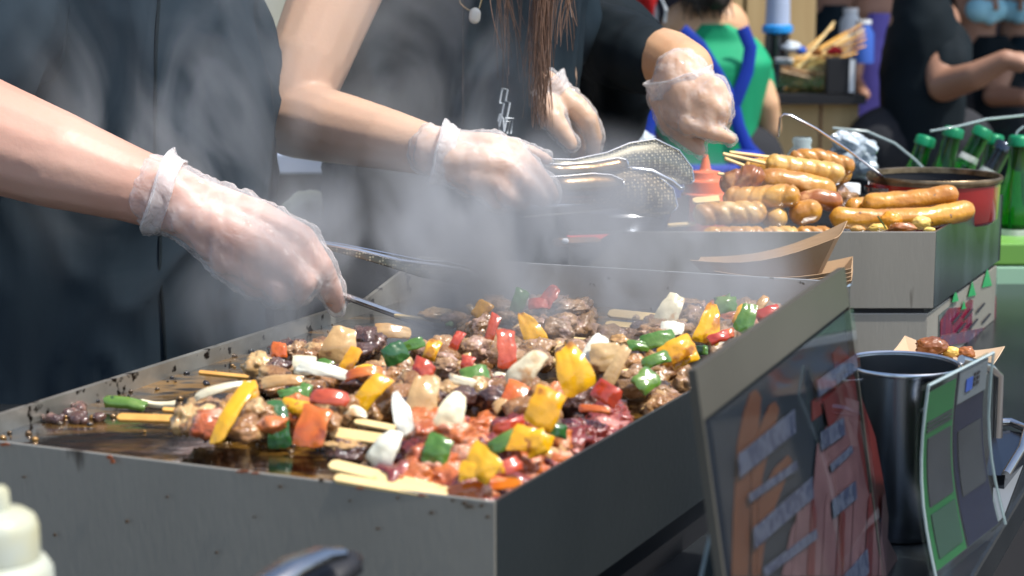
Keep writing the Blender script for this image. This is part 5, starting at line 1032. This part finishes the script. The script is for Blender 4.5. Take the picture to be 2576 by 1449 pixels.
# ---------------------------------------------------------------- rear stalls
def slab(x0, y0, x1, y1, d, dd=.05):
    a, b = at(x0, y0, d), at(x1, y1, d); return (a.x, b.x, d, d + dd, b.z, a.z)
t = thing('rear_counter', 'pale plywood stall counter with black top carrying skewer boxes', 'counter', (at(2060, 300, 4.6).x, 4.7, FZ))
x0, x1, _, _, z_, zt = slab(1935, 262, 2160, 400, 4.6)
MB().box(x0, x1, 4.62, 5.2, FZ, zt).build('plywood_front', M['wood'], t); MB().box(x0 - .02, x1 + .01, 4.58, 5.24, zt + .001, zt + .024).build('black_top', M['black'], t)
for xx in (2068,): X_ = at(xx, 300, 4.6).x; MB().box(X_ - .003, X_ + .003, 4.615, 4.62, FZ, zt).build('joint', M['wood_brown'], t)
x0, x1, _, _, z0_, z1_ = slab(1958, 152, 2080, 244, 4.62)
t = thing('skewer_box', 'clear box packed with grilled skewers on the plywood counter', 'box', ((x0 + x1) / 2, 4.7, zt + .024))
m = MB(); zq = zt + .026; m.box(x0, x1, 4.62, 4.626, zq, z1_); m.box(x0, x0 + .005, 4.627, 4.9, zq, z1_); m.box(x1 - .005, x1, 4.627, 4.9, zq, z1_); m.build('clear_walls', M['acrylic'], t)
m = MB()
for k in range(70):
    a = at(random.uniform(1962, 2000), random.uniform(165, 238), random.uniform(4.66, 4.85)); b = at(random.uniform(2030, 2078), random.uniform(180, 240), random.uniform(4.66, 4.85)); m.tube([a, b], random.uniform(.003, .008), 6)
M['brown_food'] = material('fried_skewers', (.42, .2, .07), .4, 0, (.22, .09, .03), 20, .9)
tag(m.build('fried_skewers', M['brown_food'], smooth=True), 'mass of brown fried skewers piled inside the clear box', 'skewers', kind='stuff')
M['orange_item'] = material('orange_packet', (.6, .2, .03), .5); M['blue_item'] = material('blue_packet', (.03, .1, .42), .5)
for k, (x, y, w1, h1, mt, nm, lb, ct_) in enumerate(((1992, 118, 46, 30, 'white_cloth', 'plastic_bag', 'crumpled white plastic bag on the rear counter beside the stick fan', 'bag'), (2016, 128, 26, 22, 'blue_item', 'packet', 'small blue packet beside the white plastic bag', 'packet'), (2100, 128, 40, 22, 'red_cloth', 'packet', 'dark red packet on top of the clear skewer box', 'packet'), (2055, 132, 30, 16, 'orange_item', 'packet', 'orange packet lying below the bamboo stick fan', 'packet'))):
    o = lump(at(x, y, 4.75), pm(w1, 4.75) / 2, .03, pm(h1, 4.75) / 2, M[mt], None, nm, rough=.3, sub=3); tag(o, lb, ct_)
for k, (x, y, d_, hh_, mt, lb) in enumerate(((1945, 150, 4.9, .13, 'brown_glass', 'dark jar at the left end of the rear counter'), (1972, 158, 4.8, .10, 'steel_dark', 'short grey jar second from the left on the rear counter'), (2172, 60, 5.6, .12, 'blue_item', 'blue bottle in the dark aisle above the purple top'), (2140, 30, 5.8, .14, 'white_cloth', 'pale bottle at the top of the dark aisle'))):
    c = at(x, y, d_); t = thing('storage_jar', lb, 'jar', (c.x, c.y, c.z - hh_)); MB().lathe(c, [(.001, 0), (.022, 0), (.024, -.012), (.034, -.03), (.036, -hh_), (.001, -hh_)], 20).build('jar_body', M[mt], t, True); MB().lathe(c, [(.001, .012), (.024, .012), (.025, .0005), (.001, .0005)], 16).build('jar_lid', M['white'], t, True)
t = thing('display_screen', 'small black screen with white right edge on the plywood counter', 'screen', (at(2115, 200, 4.6).x, 4.64, zt + .024)); x0, x1, _, _, z0_, z1_ = slab(2082, 145, 2152, 243, 4.6)
MB().box(x0, x1, 4.60, 4.64, zt + .026, z1_).build('screen_body', M['black'], t, bevel=.002); MB().box(x1 - .018, x1 - .004, 4.594, 4.599, zt + .03, z1_ - .004).build('white_edge', M['white'], t)
c = at(2075, 165, 4.95); t = thing('stick_bundle', 'fan of long bamboo sticks behind the clear skewer box', 'sticks', c)
for k in range(14): stick(at(2120 + random.uniform(-30, 60), 55 + k * 6, 5.02 + k * .01), at(1985 + random.uniform(-15, 40), 165 + random.uniform(-14, 20), 4.92 + k * .01), .007, t, M['bamboo_oiled' if k % 3 else 'bamboo'])
t = thing('drinks_cup', 'tall pale cup with blue lid at the rear stall post', 'cup', at(1956, 130, 4.9)); c = at(1956, 62, 4.9)
MB().lathe(c, [(.001, .14), (.03, .14), (.034, 0)], 24).build('cup_body', M['bluewhite'], t, True); MB().lathe(c, [(.036, 0), (.042, -.004), (.042, -.02), (.03, -.026), (.001, -.026)], 24).build('blue_lid', material('blue_lid', (.02, .3, .75), .4), t, True); MB().lathe(c, [(.034, -.027), (.036, -.12), (.001, -.12)], 24).build('lower_cup', M['steel_dark'], t, True)
for x0, x1, lb in ((1790, 1870, 'pale plywood board standing left of the narrow gap'), (1874, 1928, 'narrow plywood post right behind the green shirt shoulder'), (1985, 2042, 'plywood panel right of the blue lidded cup')):
    a, b = at(x0, -200, 5.4), at(x1, 400, 5.4); tag(MB().box(a.x, b.x, 5.4, 5.46, FZ, a.z + .4).build('plywood_board', M['wood']), lb, 'board', 'plywood boards of the rear stall')
tag(MB().box(-4, 6, 8.0, 8.1, FZ, 2.6).build('rear_wall', M['dark_wall']), 'dark wall closing the market aisle behind everyone', 'wall')
tag(MB().box(-3, at(1300, 0, 3.6).x, 3.6, 3.66, FZ, 2.0).build('tiled_partition', M['tile']), 'pale tiled partition behind the left cook', 'wall')
t = thing('added_awning', 'unseen dark awning added over the rear stalls, shading the people behind the green shirt', 'awning', (1, 6.2, FZ))
MB().hexa([(-4, 5.3, 1.62), (6, 5.3, 1.62), (6, 8.6, 1.95), (-4, 8.6, 1.95)], [(-4, 5.3, 1.64), (6, 5.3, 1.64), (6, 8.6, 1.97), (-4, 8.6, 1.97)]).build('added_awning_sheet', M['black'], t)  # added out of view to throw shade on the far background
for x_ in (-3.8, 5.8): MB().tube([(x_, 7.8, FZ), (x_, 7.8, 1.88)], .03, 10).build('post', M['steel'], t, True)
# things seen between the first two cooks
x0, x1, _, _, z0_, z1_ = slab(660, 385, 830, 440, 2.6)
t = thing('prep_shelf', 'blue white shelf between the left cook and the long haired cook', 'shelf', ((x0 + x1) / 2, 2.7, FZ)); MB().box(x0 - .1, x1 + .15, 2.6, 2.9, z0_ - .0, z1_).build('shelf_top', M['bluewhite'], t, bevel=.004)
MB().box(x0 - .08, x1 + .13, 2.64, 2.88, FZ, z0_ - .001).build('dark_body', M['steel_side'], t)
a = at(775, 520, 2.35); o = lump(a, .032, .03, .022, M['cream'], None, 'paper_bag', rough=.12); tag(o, 'crumpled cream paper bag behind the left hand knuckles', 'bag')
x0, x1, _, _, z0_, z1_ = slab(642, 735, 742, 860, 2.3)
t = thing('storage_box', 'cream storage box low between the first two cooks', 'box', ((x0 + x1) / 2, 2.35, z0_ - .2)); MB().box(x0 - .05, x1, 2.3, 2.5, z0_ - .25, z1_).build('box_body', M['cream'], t, bevel=.004); MB().box(x0 - .055, x1 + .004, 2.295, 2.505, z1_ + .0005, z1_ + .008).build('lid', M['cream'], t, bevel=.002)
t = thing('back_worktop', 'worktop with clutter glimpsed under the black tee between cooks', 'worktop', (at(1580, 390, 2.9).x, 2.95, FZ)); x0, x1, _, _, z0_, z1_ = slab(1480, 392, 1640, 470, 2.9)
MB().box(x0, x1, 2.9, 3.02, FZ, z1_ - .01).build('cabinet', M['cloth_dark'], t); MB().box(x0 - .01, x1 + .01, 2.89, 3.03, z1_ - .0095, z1_ + .01).build('wooden_top', M['wood'], t, bevel=.002)
for k, (x, y, r_, mt) in enumerate(((1545, 345, .02, 'white_cloth'), (1590, 350, .018, 'white_cloth'))):
    o = lump(at(x, y, 2.85), r_ * 1.6, r_, r_, M[mt], None, 'folded_cloth'); tag(o, ('left' if k == 0 else 'right') + ' of two pale folded cloths on the back worktop', 'cloth', 'folded cloths on the back worktop')

# ---------------------------------------------------------------- steam
def steam(name, label, c, r, dens, seed, rot=0.0, scale=9):
    bm = bmesh.new(); bmesh.ops.create_icosphere(bm, subdivisions=3, radius=1)
    V = [Vector(c) + Quaternion((0, 1, 0), R(rot)) @ Vector((v.co.x * r[0], v.co.y * r[1], v.co.z * r[2])) for v in bm.verts]; Fc = [[v.index for v in f.verts] for f in bm.faces]; bm.free()
    m = bpy.data.materials.new('steam_' + name); m.use_nodes = True; t = m.node_tree; n = t.nodes; L = t.links.new; n.remove(n['Principled BSDF'])
    pv = n.new('ShaderNodeVolumePrincipled'); pv.inputs['Color'].default_value = (.985, .99, 1, 1); pv.inputs['Anisotropy'].default_value = .2
    tc = n.new('ShaderNodeTexCoord'); q = n.new('ShaderNodeTexNoise'); q.inputs['Scale'].default_value = scale; q.inputs['Detail'].default_value = 4; q.inputs['Distortion'].default_value = .9
    mp = n.new('ShaderNodeMapping'); mp.inputs['Location'].default_value = (seed, seed, seed); mp.inputs['Scale'].default_value = (1, 1, .6); L(tc.outputs['Object'], mp.inputs[0]); L(mp.outputs[0], q.inputs['Vector'])
    mr = n.new('ShaderNodeMapRange'); mr.inputs[1].default_value = .47; mr.inputs[2].default_value = .80; mr.inputs[4].default_value = dens; L(q.outputs['Fac'], mr.inputs[0])
    vm = n.new('ShaderNodeMapping'); vm.vector_type = 'POINT'; vm.inputs['Rotation'].default_value = (0, -R(rot), 0); L(tc.outputs['Object'], vm.inputs[0])
    dv_ = n.new('ShaderNodeVectorMath'); dv_.operation = 'DIVIDE'; dv_.inputs[1].default_value = r; L(vm.outputs[0], dv_.inputs[0]); ln = n.new('ShaderNodeVectorMath'); ln.operation = 'LENGTH'; L(dv_.outputs[0], ln.inputs[0])
    fo = n.new('ShaderNodeMapRange'); fo.interpolation_type = 'SMOOTHSTEP'; fo.inputs[1].default_value = 1.0; fo.inputs[2].default_value = .15; L(ln.outputs['Value'], fo.inputs[0])
    mu = n.new('ShaderNodeMath'); mu.operation = 'MULTIPLY'; L(mr.outputs[0], mu.inputs[0]); L(fo.outputs[0], mu.inputs[1]); L(mu.outputs[0], pv.inputs['Density']); L(pv.outputs[0], n['Material Output'].inputs['Volume'])
    o = mk('steam', V, Fc, m, None, True); tag(o, label, 'steam', kind='stuff'); return o
STEAM = True
if STEAM:
    steam('a', 'thick white steam rising behind the skewers in the middle of the griddle', at(1260, 690, 1.54), (.32, .22, .15), 54, 1, 0, 12)
    steam('b', 'thin steam drifting up before the navy apron of the left cook', at(500, 280, 1.66), (.22, .055, .24), 34, 9, 20)
    steam('c', 'wisps of steam before the long haired cook', at(1020, 250, 1.97), (.24, .08, .24), 27, 5, 0)
